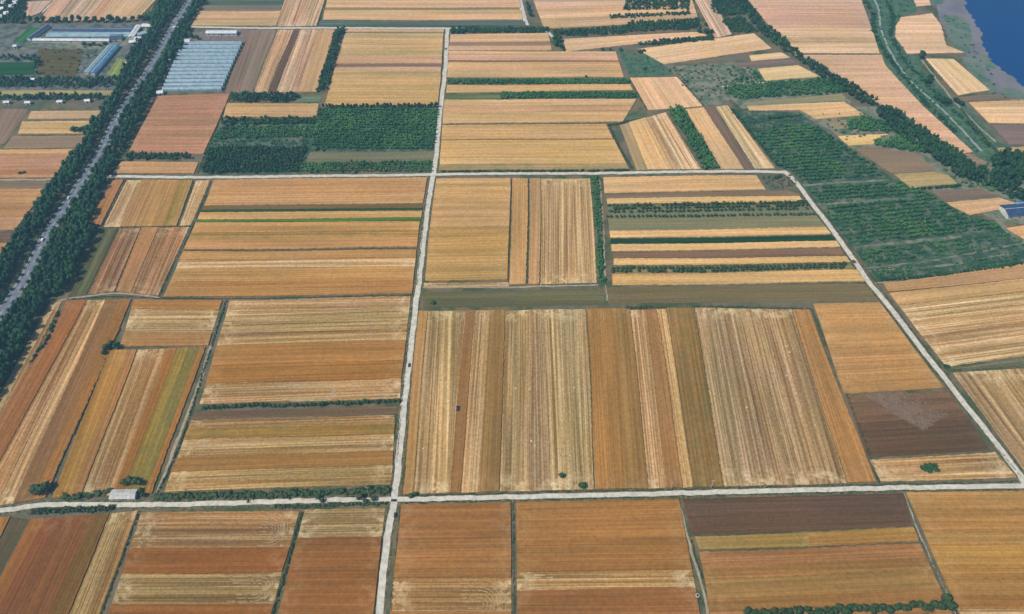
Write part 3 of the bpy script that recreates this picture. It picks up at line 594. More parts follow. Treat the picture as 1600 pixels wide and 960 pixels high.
# --- right block, big lower half
F('striped straw, brown and gold beds along the right side of the main road', 'v', '654,487 789,485 780,768 629,773', [((668, 644), 'w', 'b98a52'), ((687, 672), 'm', 'ab8856'), ((707, 700), 's', 'c8a05e'), ((722, 701.5), 'm', 'b08f58'), ((728, 703), 'm', 'b48e58'), ((742, 719), 'w', '9a6c44'), ((765, 748), 'm', 'c39660'), (None, 'w', 'a07a48')])
F('pale grey-straw stubble beds with chaff heaps, left centre of the big block', 'v', '790,485 916,484 929,765 781,768', [((810, 806), 's', 'ac8c58'), ((828, 830), 's', 'b08f5a'), ((850, 862), 'm', 'a9875e'), ((872, 884), 's', 'b5965e'), (None, 's', 'ad915c')])
F('orange-brown wheat beds in the middle of the big block', 'v', '917.5,484 984,483 1013,763 931,765', [((960, 979), 'w', 'b07c43'), (None, 'w', 'a37c46')])
F('pinkish tan bed beside the orange-brown beds, with a brown right half', 'v', '985,485 1026,485 1067,762 1014,763', [((1009, 1041), 'm', 'bf8f5a'), (None, 'w', 'a4764a')])
F('single narrow pale gold bed in the big block', 'v', '1027,484 1041,484 1084,761 1068,762', [(None, 'm', 'cb9d5e')])
F('olive-brown beds with a green patch, right of the pale gold bed', 'v', '1042,482 1084,482 1130,760 1085,761', [((1062, 1107), 'y', '9c7a48'), (None, 'y', 'a07a47')])
F('grey-brown stubble beds with many pale lines, right part of the big block', 'v', '1085,481 1236,484 1322,756 1131,760', [((1110, 1162), 's', 'b09064'), ((1150, 1213), 's', 'ac8c64'), ((1190, 1264), 's', 'ad8b60'), (None, 's', 'a9865a')])
F('orange-tan bed along the slanting green ditch', 'v', '1237,485 1264,485 1367,753 1323,756', [(None, 'w', 'b5824c')])
F('smooth orange-tan plot between the slanting ditch and the diagonal road', 'h', '1270,476 1374,474 1474,607 1320,616', [(545, 'w', 'c19158'), (588, 'w', 'bd8b54'), (None, 'w', 'b58852')])
F('dark ploughed plot with a pale smear beside the diagonal road', 'h', '1321,619 1482,611 1547,704 1355,715', [(660, 'f', '7b6252'), (None, 'f', '6b564c')])
F('light tan plot with an oval bush patch in the corner of two roads', 'h', '1358,719 1554,708 1589,747 1374,753', [(None, 'm', 'bf955d')])
M['dry_soil'] = simple('dry_soil', (.155, .10, .062), (.19, .128, .08), .25, 1, .1)
def clods():
    """thin dry crust over the dark plot, denser along a curved line and fading out on its right"""
    b = MB(); ax = [G(*q) for q in pts('1352,616 1376,628 1398,644 1420,656 1446,670')]
    for k in range(2300):
        i = random.randrange(len(ax)-1); c = ax[i].lerp(ax[i+1], random.random())
        off = abs(random.gauss(0, 9)) - 1.5; x, y = c.x+off, c.y+off*.55+random.uniform(-1, 1); r = random.uniform(.3, .9); a = random.random()*3.1; z = .135+.00002*k
        b.face([(x+r*math.cos(a+t_), y+r*.6*math.sin(a+t_), z) for t_ in (0, 1.57, 3.14, 4.71)])
    return b.build('dry_crust', M['dry_soil'])
tag(clods(), 'pale dry crust smeared across the dark ploughed plot beside the diagonal road', 'soil crust', None, 'stuff')
# turning loops and swaths the combines left at the plot ends
M['swath'] = simple('swath', (.36, .25, .13), (.46, .34, .19), 1.2, 1, .1)
def loops(label, quad, n=4, gap=1.6, z=.3, end='r', frac=.5, wd=.3):
    """nested hairpins of straw round one end of a band given by its corners tl tr br bl"""
    tl, tr, br, bl = [G(*q) for q in pts(quad)]
    if end == 'l': tl, tr, br, bl = tr, tl, bl, br
    b = MB(); u = ((tr-tl)+(br-bl)).normalized(); v = (bl-tl); H = v.length; v = v.normalized()
    for k in range(n):
        m = gap*(k+.5)+random.uniform(-.3, .3); r = H/2-m; back = random.uniform(.4, 1)
        if r < 1: break
        c = (tr+br)/2 - u*(H/2+1.5); L = (tr-tl).length*frac*random.uniform(.6, 1)
        P = [c - v*r - u*L*(1-t_/10) for t_ in range(10)] + [c + (u*math.sin(a)-v*math.cos(a))*r for a in [math.pi*t_/14 for t_ in range(15)]] + [c + v*r - u*L*back*(t_/10) for t_ in range(1, 10)]
        for i in range(len(P)-1):
            if random.random() < .2: continue
            w_ = wd*random.uniform(.5, 1.3)/2; t_ = (P[i+1]-P[i]); n_ = Vector((-t_.y, t_.x, 0)).normalized()*w_
            b.face([(q.x, q.y, z+.004*k) for q in (P[i]-n_, P[i+1]-n_, P[i+1]+n_, P[i]+n_)])
    return tag(b.build('straw_swath', M['swath'], None), label, 'straw', None, 'stuff')
loops('curved straw swaths at the right end of the upper band, left of the bottom ditch', '222,802 466,801 447,856 200,857', 6, 1.7, .5, 'r', .1)
loops('curved straw swaths at the left end of the upper band in the banded stubble plot', '222,802 466,801 447,856 200,857', 3, 2.6, .51, 'l', .05)
loops('long hairpin swaths in the olive stubble band near the bottom edge', '184,898 436,898 424,950 162,948', 5, 1.8, .3, 'r', .25)
loops('rounded swath ends at the left of the olive stubble band near the bottom edge', '184,898 436,898 424,950 162,948', 3, 2.3, .31, 'l', .06)
loops('curved swaths at the lower right corner of the orange-brown plot by the bottom road', '612,905 797,903 798,990 606,990', 7, 1.9, .3, 'r', .2)
loops('hooked straw swath in the lowest band above the tree row', '314,604 530,600 528,626 311,632', 2, 1.2, .3, 'r', .35, .8)
loops('bright swaths outlining the left end of the pale mown band, bottom centre', '812,897 1082,894 1084,922 812,926', 2, 1.2, .3, 'l', .12, .7)
loops('bright swaths at the right end of the pale mown band, bottom centre', '812,897 1082,894 1084,922 812,926', 4, 1.3, .31, 'r', .08, .6)
loops('rounded swaths in the light tan corner plot of two roads', '1366,722 1552,712 1584,746 1378,752', 4, 2.0, .45, 'r', .1)
loops('rounded swath ends at the right of the banded straw and olive plot', '300,692 616,685 614,716 286,720', 3, 1.7, .5, 'r', .08)
loops('rounded swath ends at the left of the banded straw and olive plot', '296,694 616,685 614,716 286,720', 3, 1.7, .5, 'l', .06)
# ================================================================ TREES, HEDGES
def ico():
    t = (1+5**.5)/2
    v = np.array([(-1,t,0),(1,t,0),(-1,-t,0),(1,-t,0),(0,-1,t),(0,1,t),(0,-1,-t),(0,1,-t),(t,0,-1),(t,0,1),(-t,0,-1),(-t,0,1)], float)
    v /= np.linalg.norm(v[0])
    f = [(0,11,5),(0,5,1),(0,1,7),(0,7,10),(0,10,11),(1,5,9),(5,11,4),(11,10,2),(10,7,6),(7,1,8),(3,9,4),(3,4,2),(3,2,6),(3,6,8),(3,8,9),(4,9,5),(2,4,11),(6,2,10),(8,6,7),(9,8,1)]
    return v, f
def subdiv(v, f):
    v = list(map(tuple, v)); mid = {}; out = []
    def m(a, b):
        k = (min(a, b), max(a, b))
        if k not in mid:
            p = (np.array(v[a])+np.array(v[b]))/2; p /= np.linalg.norm(p); mid[k] = len(v); v.append(tuple(p))
        return mid[k]
    for a, b, c in f:
        x, y, z = m(a, b), m(b, c), m(c, a); out += [(a,x,z),(b,y,x),(c,z,y),(x,y,z)]
    return np.array(v), out
ICO0 = ico(); ICO1 = subdiv(*ICO0)
def crown(seed, lobes=4, leaves=70, sub=1, tall=1.0, leaf=.16):
    """unit crown: radius about 1, from z=0 to about 2*tall"""
    r = np.random.default_rng(seed); V = []; F_ = []; n = 0
    bv, bf = ICO1 if sub else ICO0; bf = np.array(bf)
    for i in range(lobes):
        if lobes == 1: c = np.array((0, 0, tall)); s = np.array((.82, .82, .92*tall))
        else:
            a = 2*math.pi*(i+r.random()*.6)/lobes; q = .38+.15*r.random()
            c = np.array((q*math.cos(a), q*math.sin(a), tall*(.6+.75*r.random()))); s = np.array((.52, .52, .5*tall+.1))*(.85+.35*r.random())
            if i == 0: c = np.array((0, 0, 1.3*tall)); s = np.array((.55, .55, .62*tall))
        k = 1 + (r.random(len(bv))-.5)*.5
        V.append(bv*k[:, None]*s + c); F_.append(bf+n); n += len(bv)
    if leaves:
        d = r.normal(size=(leaves, 3)); d /= np.linalg.norm(d, axis=1)[:, None]; d[:, 2] = np.abs(d[:, 2])*1.0 - .25
        c = d*np.array((.92, .92, .95*tall))*(.75+.4*r.random((leaves, 1))) + np.array((0, 0, tall))
        e = r.normal(size=(leaves, 3, 3))*leaf*(.7+.8*r.random((leaves, 1, 1)))
        V.append((c[:, None, :]+e).reshape(-1, 3)); F_.append(np.arange(leaves*3).reshape(-1, 3)+n)
    return np.vstack(V), np.vstack(F_)
NEAR = [crown(s, 5, 90) for s in range(5)]
FAR = [crown(40+s, 3, 22, 0, leaf=.2) for s in range(6)]
TALL = [crown(80+s, 4, 70, 1, 1.25) for s in range(4)]
FTALL = [crown(90+s, 3, 22, 0, 1.25, leaf=.2) for s in range(6)]
SHRUB = [crown(120+s, 2, 16, 0, .7, leaf=.22) for s in range(6)]
def inside(p, poly):
    x, y = p; c = False; j = len(poly)-1
    for i in range(len(poly)):
        a, b = poly[i], poly[j]
        if (a[1] > y) != (b[1] > y) and x < (b[0]-a[0])*(y-a[1])/(b[1]-a[1])+a[0]: c = not c
        j = i
    return c
def joined(name, spots, variants, mat, z=0.0):
    """spots = (x, y, radius, height): one mesh of many crowns"""
    VV = []; FF = []; n = 0
    for (x, y, r, h) in spots:
        v, f = variants[int(RNG.integers(len(variants)))]; a = RNG.random()*6.283; ca, sa = math.cos(a), math.sin(a)
        top = float(v[:, 2].max()); R_ = np.array(((ca, -sa, 0), (sa, ca, 0), (0, 0, 1)))
        VV.append((v @ R_.T)*np.array((r, r, h/top)) + np.array((x, y, z))); FF.append(f+n); n += len(v)
    return mesh_np(name, np.vstack(VV), np.vstack(FF), mat)
CR_MESH = {}
def tree_meshes(kind, mat):
    if (kind, mat) not in CR_MESH:
        out = []
        for v, f in {'near': NEAR, 'tall': TALL}[kind]:
            v = v.copy(); v[:, 2] = .22 + v[:, 2]/v[:, 2].max()*.78      # unit height, crown starts at .22
            out.append(mesh_np('crown', v, f, M[mat]))
        tb = MB(); tb.cyl((0, 0), .10, .045, -.02, .55, 7)
        for a in (0.4, 2.3, 4.5):    # limbs
            c, s = math.cos(a), math.sin(a)
            for q, w_ in ((.28, .03),):
                tb.face([(0, -w_, q), (0, w_, q), (.5*c+w_*s, .5*s-w_*c, q+.3)]); tb.face([(0, 0, q-w_), (0, 0, q+w_*2), (.5*c, .5*s, q+.3)])
        o = tb.build('trunk', M['bark']); tm = o.data; bpy.data.objects.remove(o)
        CR_MESH[(kind, mat)] = (out, tm)
    return CR_MESH[(kind, mat)]
def tree(x, y, r, h, label, group=None, kind='near', mat='hedge', name='tree', parts=True):
    cr, tm = tree_meshes(kind, mat)
    root = empty(name, (x, y, 0), random.random()*6.28); root.scale = (r, r, h); tag(root, label, 'tree', group)
    link('crown', random.choice(cr), root); link('trunk', tm, root); return root
def trees_px(lst, label, group, **k):
    for q in lst:
        x, y = q[0], q[1]; r = q[2] if len(q) > 2 else 2.5; h = q[3] if len(q) > 3 else r*2.3
        p = warp(G(x, y)); tree(p[0], p[1], r*random.uniform(.85, 1.15), h*random.uniform(.85, 1.15), label, group, **k)
def row_px(s, step, r, h, label, group, jit=.4, skip=0.0, **k):
    n = 0
    P = polyline(s, .5); acc = 0; last = P[0]; nxt = 0
    for p in P:
        acc += (p-last).length; last = p
        if acc >= nxt:
            nxt += step*random.uniform(.85, 1.15)
            if random.random() < skip: continue
            q = warp(p); tree(q[0]+random.uniform(-jit, jit), q[1]+random.uniform(-jit, jit), r*random.uniform(.7, 1.25), h*random.uniform(.75, 1.2), label, group, **k); n += 1
    return n
def fill(poly, sp, jit=.35, rows=None):
    """points on a jittered grid in a ground polygon given in pixels; rows: pixel line the rows follow"""
    P = [tuple(G(*q)[:2]) for q in pts(poly)]
    a, b = [G(*q) for q in pts(rows or '700,500 900,500')]; d = (b-a).normalized(); n = Vector((-d.y, d.x, 0))
    us = [p[0]*d.x+p[1]*d.y for p in P]; vs = [p[0]*n.x+p[1]*n.y for p in P]; out = []
    sx, sy = sp if isinstance(sp, tuple) else (sp, sp)
    v = min(vs)
    while v < max(vs):
        u = min(us) + random.uniform(0, sx)
        while u < max(us):
            uu, vv = u+random.uniform(-jit, jit)*sx, v+random.uniform(-jit, jit)*sy*.6
            q = (d.x*uu+n.x*vv, d.y*uu+n.y*vv)
            if inside(q, P): out.append(warp((*q, 0)))
            u += sx
        v += sy
    return out
def wood(name, label, poly, sp, r, h, mat='orchard', rows=None, variants=None, gap=0.0, jit=.35, cat='trees', patchy=.12):
    S = []
    for x, y in fill(poly, sp, jit, rows):      # thin and thick patches: growth varies over tens of metres
        g_ = .5+.5*math.sin(x*.061+1.3*math.sin(y*.047))*math.sin(y*.083+1.1*math.sin(x*.039))
        if random.random() > gap + patchy*g_: k = 1 - .35*patchy*g_; S.append((x, y, r*k*random.uniform(.65, 1.3), h*k*random.uniform(.6, 1.35)))
    if not S: return
    o = link(name, joined(name, S, variants or FAR, M[mat])); return tag(o, label, cat, None, 'stuff')
def hedge(label, s, wd, h, mat='hedge', sp=None, cat='hedge', name='hedge', kind=None, gap=0.0):
    sp = sp or wd*.5; P = polyline(s, sp); S = []
    for i, p in enumerate(P):
        t = (P[min(i+1, len(P)-1)]-P[max(i-1, 0)]).normalized(); n = Vector((-t.y, t.x, 0)); k = max(1, int(wd/1.8))
        for j in range(k):
            if random.random() < gap: continue
            o = ((j+.5)/k-.5)*wd + random.uniform(-.25, .25)*wd/k
            q = warp(p); rr = wd/k*.75*random.uniform(.7, 1.3)
            S.append((q[0]+n.x*o, q[1]+n.y*o, rr, h*random.uniform(.65, 1.3)))
    ob = link(name, joined(name, S, SHRUB, M[mat])); return tag(ob, label, cat, None, kind)
def weeds(label, s, wd=1.2, h=.7, gap=.1, mat='weeds'):
    wd *= .58
    return hedge(label, s, wd, h, mat, max(.8, wd*.55), 'weeds', 'weed_bank', 'stuff', gap)

# --- avenue belts along the highway: the nearest trees one by one, the rest as one mass
LB = '120,240 67,312 25,380 -4,420 -80,520 -80,575 -38,518 -1,466 22,428 54,372 83,330 113,287 142,240 140,240'
LB2 = '142,205 160,176 176,156 202,124 220,92 232,64 240,38 252,0 266,-30 300,-30 284,0 264,37 246,70 220,112 194,150 168,190 143,240 120,240'
RB = '167,242 186,244 176,270 160,300 150,330 142,350 154,358 138,392 120,430 104,458 76,470 56,510 26,566 -4,622 -60,700 -90,640 -46,578 2,520 38,466 60,430 87,372 113,330 142,287'
RB2 = '308,0 328,-30 340,-30 322,2 302,32 287,76 262,108 251,140 226,176 200,232 186,244 167,242 192,190 216,150 242,112 268,70 286,37'
belt = []
for side, pl in ((0, LB), (1, RB)):
    for x, y in fill(pl, 3.6, .4, '0,480 155,240'): belt.append((x, y, side))
for side, pl in ((0, LB2), (1, RB2)):
    for x, y in fill(pl, 4.2, .4, '155,240 297,0'): belt.append((x, y, side))
PX = lambda x, y: (800 + FPX*x/(y*CT+H_CAM*ST), 480 - FPX*(y*ST-H_CAM*CT)/(y*CT+H_CAM*ST))
vis = [b for b in belt if -15 < PX(b[0], b[1])[0] < 1610]
vis.sort(key=lambda b: math.hypot(b[0], b[1]))
near, far = vis[:290], vis[290:] + [b for b in belt if not (-15 < PX(b[0], b[1])[0] < 1610)]
for x, y, side in near:
    py = PX(x, y)[1]
    where = ('left of the highway, opposite the tan wheat bands' if side == 0 and py > 330 else 'left of the highway, upper reach' if side == 0 else
             'beside the red-brown sliver below the upper cross road' if py < 350 else 'along the shaded grey-green fallow strip' if py < 425 else
             'at the upper end of the pale straw strip' if py < 490 else 'low down beside the pale straw strip')
    tree(x, y, random.uniform(1.8, 3.0), random.uniform(6.0, 10.0), 'dark green poplar in the highway belt, ' + where, 'poplars ' + where, 'tall', 'poplar', 'poplar')
S = [(x, y, random.uniform(1.8, 3.1), random.uniform(6, 9.5)) for x, y, s in far]
tag(link('poplar_belt', joined('poplar_belt', S, FTALL, M['poplar'])), 'dark tree belts hiding both edges of the highway in the distance', 'trees', None, 'stuff')
# small trees on the road edges whose shadows dash the asphalt
S = []
for off in (-4.7, 4.7):
    P = smooth(polyline(HW, 6.3))
    for i, p in enumerate(P[:-1]):
        t = (P[i+1]-p).normalized(); q = Vector((*warp(p), 0)) + Vector((-t.y, t.x, 0))*(off+random.uniform(-.3, .3))
        if random.random() > .08: S.append((q.x, q.y, random.uniform(1.5, 2.1), random.uniform(2.8, 4.4)))
tag(link('verge_shrubs', joined('verge_shrubs', S, FAR, M['poplar'])), 'even rows of small clipped trees along both edges of the highway', 'shrubs', None, 'stuff')

# --- woods and nurseries
wood('tree_nursery', 'dense green nursery wood left of the main road, below the golden banded plot', '498,170 686,170 677,235 486,236', (1.8, 3.8), 1.6, 3.0, rows='497,200 686,200', jit=.2)
row_px('506,170 686,169', 3.2, 1.5, 5.5, 'tree in the dark row along the top edge of the dense nursery wood', 'dark row above the nursery wood', kind='near', mat='poplar')
wood('tree_nursery', 'upper dark band of small trees left of the dense nursery wood', '348,187 495,186 492,196 344,197', 3.2, 1.9, 4.0, 'poplar')
wood('tree_nursery', 'second green band of small trees left of the dense nursery wood', '343,200 490,198 487,217 332,218', (2.2, 2.9), 1.4, 2.8)
wood('tree_nursery', 'sparse band of saplings with brown ground showing, left of the nursery wood', '332,219 484,218 480,230 328,231', (3.2, 4.5), 1.2, 2.6, gap=.3)
patch('wood_floor', '346,188 498,186 482,252 470,272 314,273 326,232', M['wood_floor'], .04)
patch('wood_floor', '497,169 686,169 677,236 484,238', M['wood_floor'], .044)
wood('tree_nursery', 'block of dark trees touching the upper cross road, left of the grey-brown strip', '326,232 480,231 468,271 315,272', 2.6, 1.7, 3.8, 'poplar')
wood('tree_nursery', 'green tree plot wedged between the grey-brown strip and the upper cross road', '474,255 676,253 673,270 468,271', (2.3, 2.9), 1.4, 2.8)
wood('tree_strip', 'slanting dark green strip of trees left of the golden banded plot', '525,46 538,46 511,143 496,143', 3.0, 1.9, 5, 'poplar')
wood('tree_strip', 'slanting dark green strip of trees between the fan-shaped plot and a tan strip', '1044,170 1066,170 1124,265 1099,266', 2.8, 1.9, 4.5, 'orchard')
wood('tree_strip', 'upright dark green strip of saplings left of the stack of thin strips', '925,278 935,277 945,443 936,443', 2.2, 1.4, 2.4, 'orchard')
wood('tree_row', 'short dark tree row above the short tan plot, right of the greenhouses', '364,148 470,148 462,160 362,160', 3.3, 2.1, 5, 'poplar')
wood('tree_row', 'dark tree row between the pink-red plot and the tan plot', '198,241 290,241 300,249 196,252', 3.3, 2.1, 4.5, 'poplar')
T1 = [('topmost dark block of trees at the top right of centre', '986,-20 1073,-20 1077,16 974,18'), ('second, thin dark tree block below the topmost block', '951,26.5 1078,20.5 1079,24.5 952,31'),
      ('third dark tree block, deeper on its right side', '978,37 1090,31 1096,46 980,51'), ('long dark tree band running left from the third block', '863,49 979,43 980,53 864,58'),
      ('thin dark tree band below the long pink-tan wedge', '994,68 1112,58 1115,65 996,73'), ('dark block of trees right of the slanting pink strip', '1106,-20 1150,-20 1176,20 1130,26 1112,20'),
      ('smaller dark tree patch below the right-hand dark block', '1128,32 1160,28 1184,50 1142,52'), ('green tree band below two tan plots at upper right', '1131,138 1200,130 1292,124 1320,138 1318,144 1152,157'),
      ('green tree patch beside the small grey bare plot', '1322,190 1350,184 1392,196 1388,208 1326,204'), ('green tree patch right of the small golden plot', '1367,221 1410,214 1470,240 1434,240 1368,229')]
for lb, pl in T1: wood('tree_block', lb, pl, 2.8, 1.8, 3.6, 'poplar' if 'dark' in lb else 'orchard')
wood('tree_line', 'dark tree line running down the edge of the huge pink-tan plot', '1152,0 1162,-4 1186,30 1206,46 1238,76 1300,118 1322,128 1368,158 1372,168 1340,160 1296,130 1230,84 1196,60 1172,34', 3.6, 2.2, 5.0, 'poplar')
wood('tree_line', 'thick dark tree line below the long tapering pink-tan plot', '1362,170 1384,168 1406,182 1440,204 1494,238 1520,262 1560,280 1600,300 1680,330 1690,345 1600,318 1540,292 1500,280 1478,262 1440,238 1404,214 1384,196', 3.6, 2.5, 6.5, 'poplar')
wood('tree_clump', 'big dark clump of large trees at the right edge', '1546,250 1566,240 1610,244 1700,262 1700,318 1600,292 1552,278', 4.6, 3.6, 9, 'poplar', variants=FTALL)
RW = '1335,387 1502,370'
wood('nursery_wood', 'topmost part of the big nursery wood right of the upper cross road', '1176,214 1232,196 1270,196 1336,240 1390,276 1256,287 1236,266 1213,260', (1.8, 4.4), 1.55, 2.9, 'orchard', '1255,290 1390,282', patchy=.4, jit=.2)
wood('nursery_wood', 'sparse saplings in the grey-brown upper corner of the big nursery wood', '1150,176 1250,179 1270,195 1232,195 1176,213', (2.4, 3.4), 1.1, 2.0, 'orchard', '1255,290 1390,282', gap=.35, patchy=.3)
wood('nursery_wood', 'part of the big nursery wood between its two upper clearings', '1262,294 1396,282 1440,296 1446,302 1412,308 1278,318', (1.8, 4.4), 1.55, 2.9, 'orchard', '1277,320 1412,311', gap=.08, patchy=.3, jit=.2)
wood('nursery_wood', 'widest middle part of the big nursery wood, left of the blue shed', '1284,324 1412,314 1448,302 1510,340 1550,348 1566,362 1500,366 1334,384 1300,346', (1.8, 4.4), 1.55, 2.9, 'orchard', RW, gap=.05, patchy=.3, jit=.2)
wood('nursery_wood', 'striped lower part of the big nursery wood', '1340,391 1502,373 1570,366 1600,380 1598,384 1354,418', (1.8, 4.6), 1.35, 2.4, 'orchard', RW, gap=.15, patchy=.4)
wood('nursery_wood', 'thin bottom edge of the big nursery wood above the red-tan strip', '1358,423 1500,410 1604,388 1700,398 1700,402 1602,411 1374,439', (1.9, 3.3), 1.2, 2.0, 'orchard', RW, gap=.25, patchy=.3)
for lb, pl in (('dark conifer-like tree band at the left edge below the farmstead', '-80,122 190,124 186,139 -80,138'), ('ragged dark tree row below the narrow olive band at the left', '-80,149 170,150 190,146 182,158 -60,160'),
               ('dark trees hiding a village in the top left corner', '-80,-40 64,-40 44,4 38,38 -80,40'), ('trees around the farmyard beside the highway', '214,66 232,60 214,110 196,140 188,150 182,130 196,96'),
               ('tree row bordering the green crop plot on its right', '56,96 64,96 60,120 53,120'), ('thin tree row above the green crop plot', '-80,90 58,91 57,95 -80,94')):
    wood('tree_block', lb, pl, 3.9, 2.2, 5, 'poplar', variants=FAR)
wood('hedge_strip', 'smooth green belt beside the highway trees at the top left', '252,0 264,-20 278,-20 236,31 222,31', 2.6, 1.6, 2.4, 'orchard')

# --- hedges
wood('hedge', 'upper long dark green hedge crossing the tan plots right of the main road', '699,125 982,125 984,132 698,132', (1.8, 2.2), 1.5, 2.6, 'orchard')
wood('hedge', 'lower long dark green hedge ending near the pink-tan square', '785,146 991,145 994,153 784,155', (1.8, 2.2), 1.5, 2.6, 'orchard')
wood('hedge', 'dark green band of bushes right of the upper lane junction', '705,45 856,44 858,51 706,53', (2.2, 2.6), 1.7, 3.0, 'poplar')
hedge('dark weedy hedge along the north side of the lower cross road, left of the crossing', '246,777 330,776 420,774 500,772 560,769 607,768', 3.4, 2.4, 'hedge')
hedge('green hedge below the curved road at the lower left', '52,801 100,799 150,797 178,794', 3.6, 2.0, 'hedge')
hedge('low green bushes above the curved road, left of the white-roofed hut', '100,779 130,776 152,773 176,768', 3, 1.8, 'hedge')
hedge('dark bushes lining the pale straw strip by the highway', '92,488 82,517 74,534 60,550 50,566', 2.0, 2.2, 'poplar', gap=.25)
hedge('line of dark bushes above the upper cross road, right of the main road', '688,269.5 800,269 900,267.5 984,266.5', 1.6, 1.6, 'poplar', gap=.3)
hedge('dark clipped hedge along the lower edge of the road, left of the crossing', '430,793 480,792 540,789 604,787', 1.6, 1.4, 'hedge', gap=.2)
hedge('broken green hedge at the top of the big striped block', '980,481.5 1010,481 1044,480', 1.8, 1.2, 'weeds', gap=.2)
hedge('green broken hedge over the right part of the striped block', '1080,479 1160,480 1240,483 1264,484', 1.3, 1.0, 'weeds', gap=.3)
hedge('hedge of scrub along the left foot of the levee', '1350,0 1364,20 1364,50 1382,84 1404,110 1446,162 1490,206', 5, 2.2, 'poplar', gap=.3)
hedge('hedge of scrub along the right foot of the levee', '1384,0 1396,24 1390,54 1408,88 1436,120 1470,158 1508,190 1548,232', 4, 2, 'poplar', gap=.45)
hedge('dark bank hedge along the road bend beside the nursery wood', '1144,172 1180,216 1212,258 1240,262', 2.2, 2.2, 'poplar', gap=.2)
hedge('thin hedge row above the grey-purple plot near the blue shed', '1440,296 1470,294 1500,291', 2.2, 2.2, 'poplar', gap=.2)
hedge('grey-green bushes at the notch in the golden banded plot', '950,196 962,195 980,190', 1.8, 1.2, 'weeds')
# --- weedy ditches and field edges
for lb, s, wd in (
    ('green weeds in the ditch at the bottom, right of the banded stubble plot', '471,800 458,850 448,890 436,930 426,965 400,1060', 2.2),
    ('dark weeds in the ditch between the red-brown plot and the banded plot', '218,800 200,846 186,884 160,952 128,1040', 1.5),
    ('olive weed line between the two orange-brown plots at bottom centre', '802,786 802.5,870 803,960 804,1040', 1.2),
    ('green weeds along the track beside the dark ploughed plot', '1078,838 1086,870 1096,900 1104,930 1110,965 1120,1040', 1.2),
    ('dark weed line left of the golden wheat in the bottom right corner', '1428,824 1450,868 1484,934 1530,1030', 1.0),
    ('dark green ditch from the mid-left boundary down to the hut', '354,470 341,510 329,545 314,590 301,635 284,690 262,742 247,771', 1.6),
    ('dark ditch between the two long plots at the lower left', '188,514 166,560 145,609 126,656 99,715 84,750 76,770', 1.5),
    ('dark ditch slanting below the olive-edged plot near the highway', '331,284 314,322 298,360 272,414 250,464', 1.1),
    ('dark line of weeds left of the olive-edged plot', '196,283 178,318 159,354', 1.0),
    ('weed line between the olive-edged plot and the pale strip', '304,284 290,318 276,352', .9),
    ('dark boundary weeds across the middle of the left block', '106,468 178,464 250,467 350,467 500,465 642,462', 1.2),
    ('weeds dividing the furrowed plots near the highway', '220,358 200,408 181,456', .9),
    ('weed line under the olive-edged plot', '160,356.5 230,356 300,355', 1.0),
    ('slanting green ditch right of the big striped block', '1265,482 1276,504 1292,540 1306,574 1322,614 1340,660 1356,706 1371,754', 1.3),
    ('curved green ditch at the end of the golden banded plot', '952,196 958,212 966,228 976,244 988,264', 2.6),
    ('weeds along the left edge of the main road, lower part', '619,722 626,650 634,580 640,520 644,480', .8),
    ('weeds along the right edge of the main road, lower part', '628,772 634,700 646,600 656,500', .8),
    ('weeds along the left edge of the main road, upper part', '650,446 660,370 668,300', .8),
    ('weeds along the right edge of the main road at the bottom', '602,1040 611,960 620,860 624,795', .9),
    ('weeds along the left edge of the main road at the bottom', '586,960 596,860 604,800', .7),
    ('weeds on the lower verge of the cross road, right of the crossing', '632,786 800,782 1000,778 1200,772.5 1400,767.5 1590,765', .8),
    ('weeds on the upper verge of the cross road, right of the crossing', '632,775 780,772 880,768 1000,767 1130,763 1300,759 1590,753', 1.0),
    ('weeds along the right side of the diagonal road', '1262,300 1302,352 1346,412 1396,478 1446,544 1480,588 1556,684 1606,746', .9),
    ('weeds along the left side of the diagonal road', '1250,302 1288,350 1350,442 1384,484 1434,548 1508,642 1594,744', .8),
    ('dark line right of the steep striped plot at the top', '512,-10 505,14 496,40', 1.4),
    ('dark line right of the greenhouses', '384,64 366,104 349,144', 1.2),
    ('weed line between the pink-red plot and the nursery', '362,148 340,194 322,240 310,270', 1.4),
    ('green edge right of the smooth pink-tan square', '1058,119 1082,145 1100,166', 1.2),
    ('green edge left of the smooth pink-tan square', '982,122 998,150 1010,172', 1.2),
    ('dark line between second and third plots right of the main road', '826.5,282 825,360 824.5,443', .9),
    ('dark line right of the tan and olive wheat plot', '799.5,282 797,360 794.5,443', .9),
    ('brown-green line in the big striped block between straw and orange-brown beds', '917,485 924,620 930,764', .6),
    ('dark line in the big striped block beside the green patch', '1084.5,482 1108,620 1130.5,760', .7),
    ('dark line between orange-tan bed and grey-brown stubble', '1236.5,486 1280,620 1322.5,756', .5),
    ('weeds on the dividing ridge between the redtan strip and the pale banded plot', '1386,458 1440,456 1560,440 1700,424', .9),
    ('scrubby weeds at the tip of the grey-green wedge', '1478,576 1488,580 1500,578', 3.0),
    ('dark weeds under the big tan and orange banded plot strip', '288,392.6 460,391 652,389.5', .8),
    ('olive weeds above the levee-side track at the lower end', '1500,170 1530,206 1556,236', 2.5)):
    weeds(lb, s, wd, .7 if wd < 1.4 else 1.0)
def scatter(name, label, poly, n_sp, r, h, mat, gap):
    return wood(name, label, poly, n_sp, r, h, mat, gap=gap, jit=.5, variants=SHRUB, cat='shrubs')
scatter('scrub', 'loose scrub on the waste ground below the small purple strip', '1136,104 1184,108 1192,128 1130,150', 3.4, 1.8, 2.2, 'orchard', .35)
scatter('scrub', 'scattered scrub on the grey-green waste ground right of the square', '1040,104 1130,100 1128,162 1090,164', 4.5, 1.5, 1.6, 'weeds', .5)
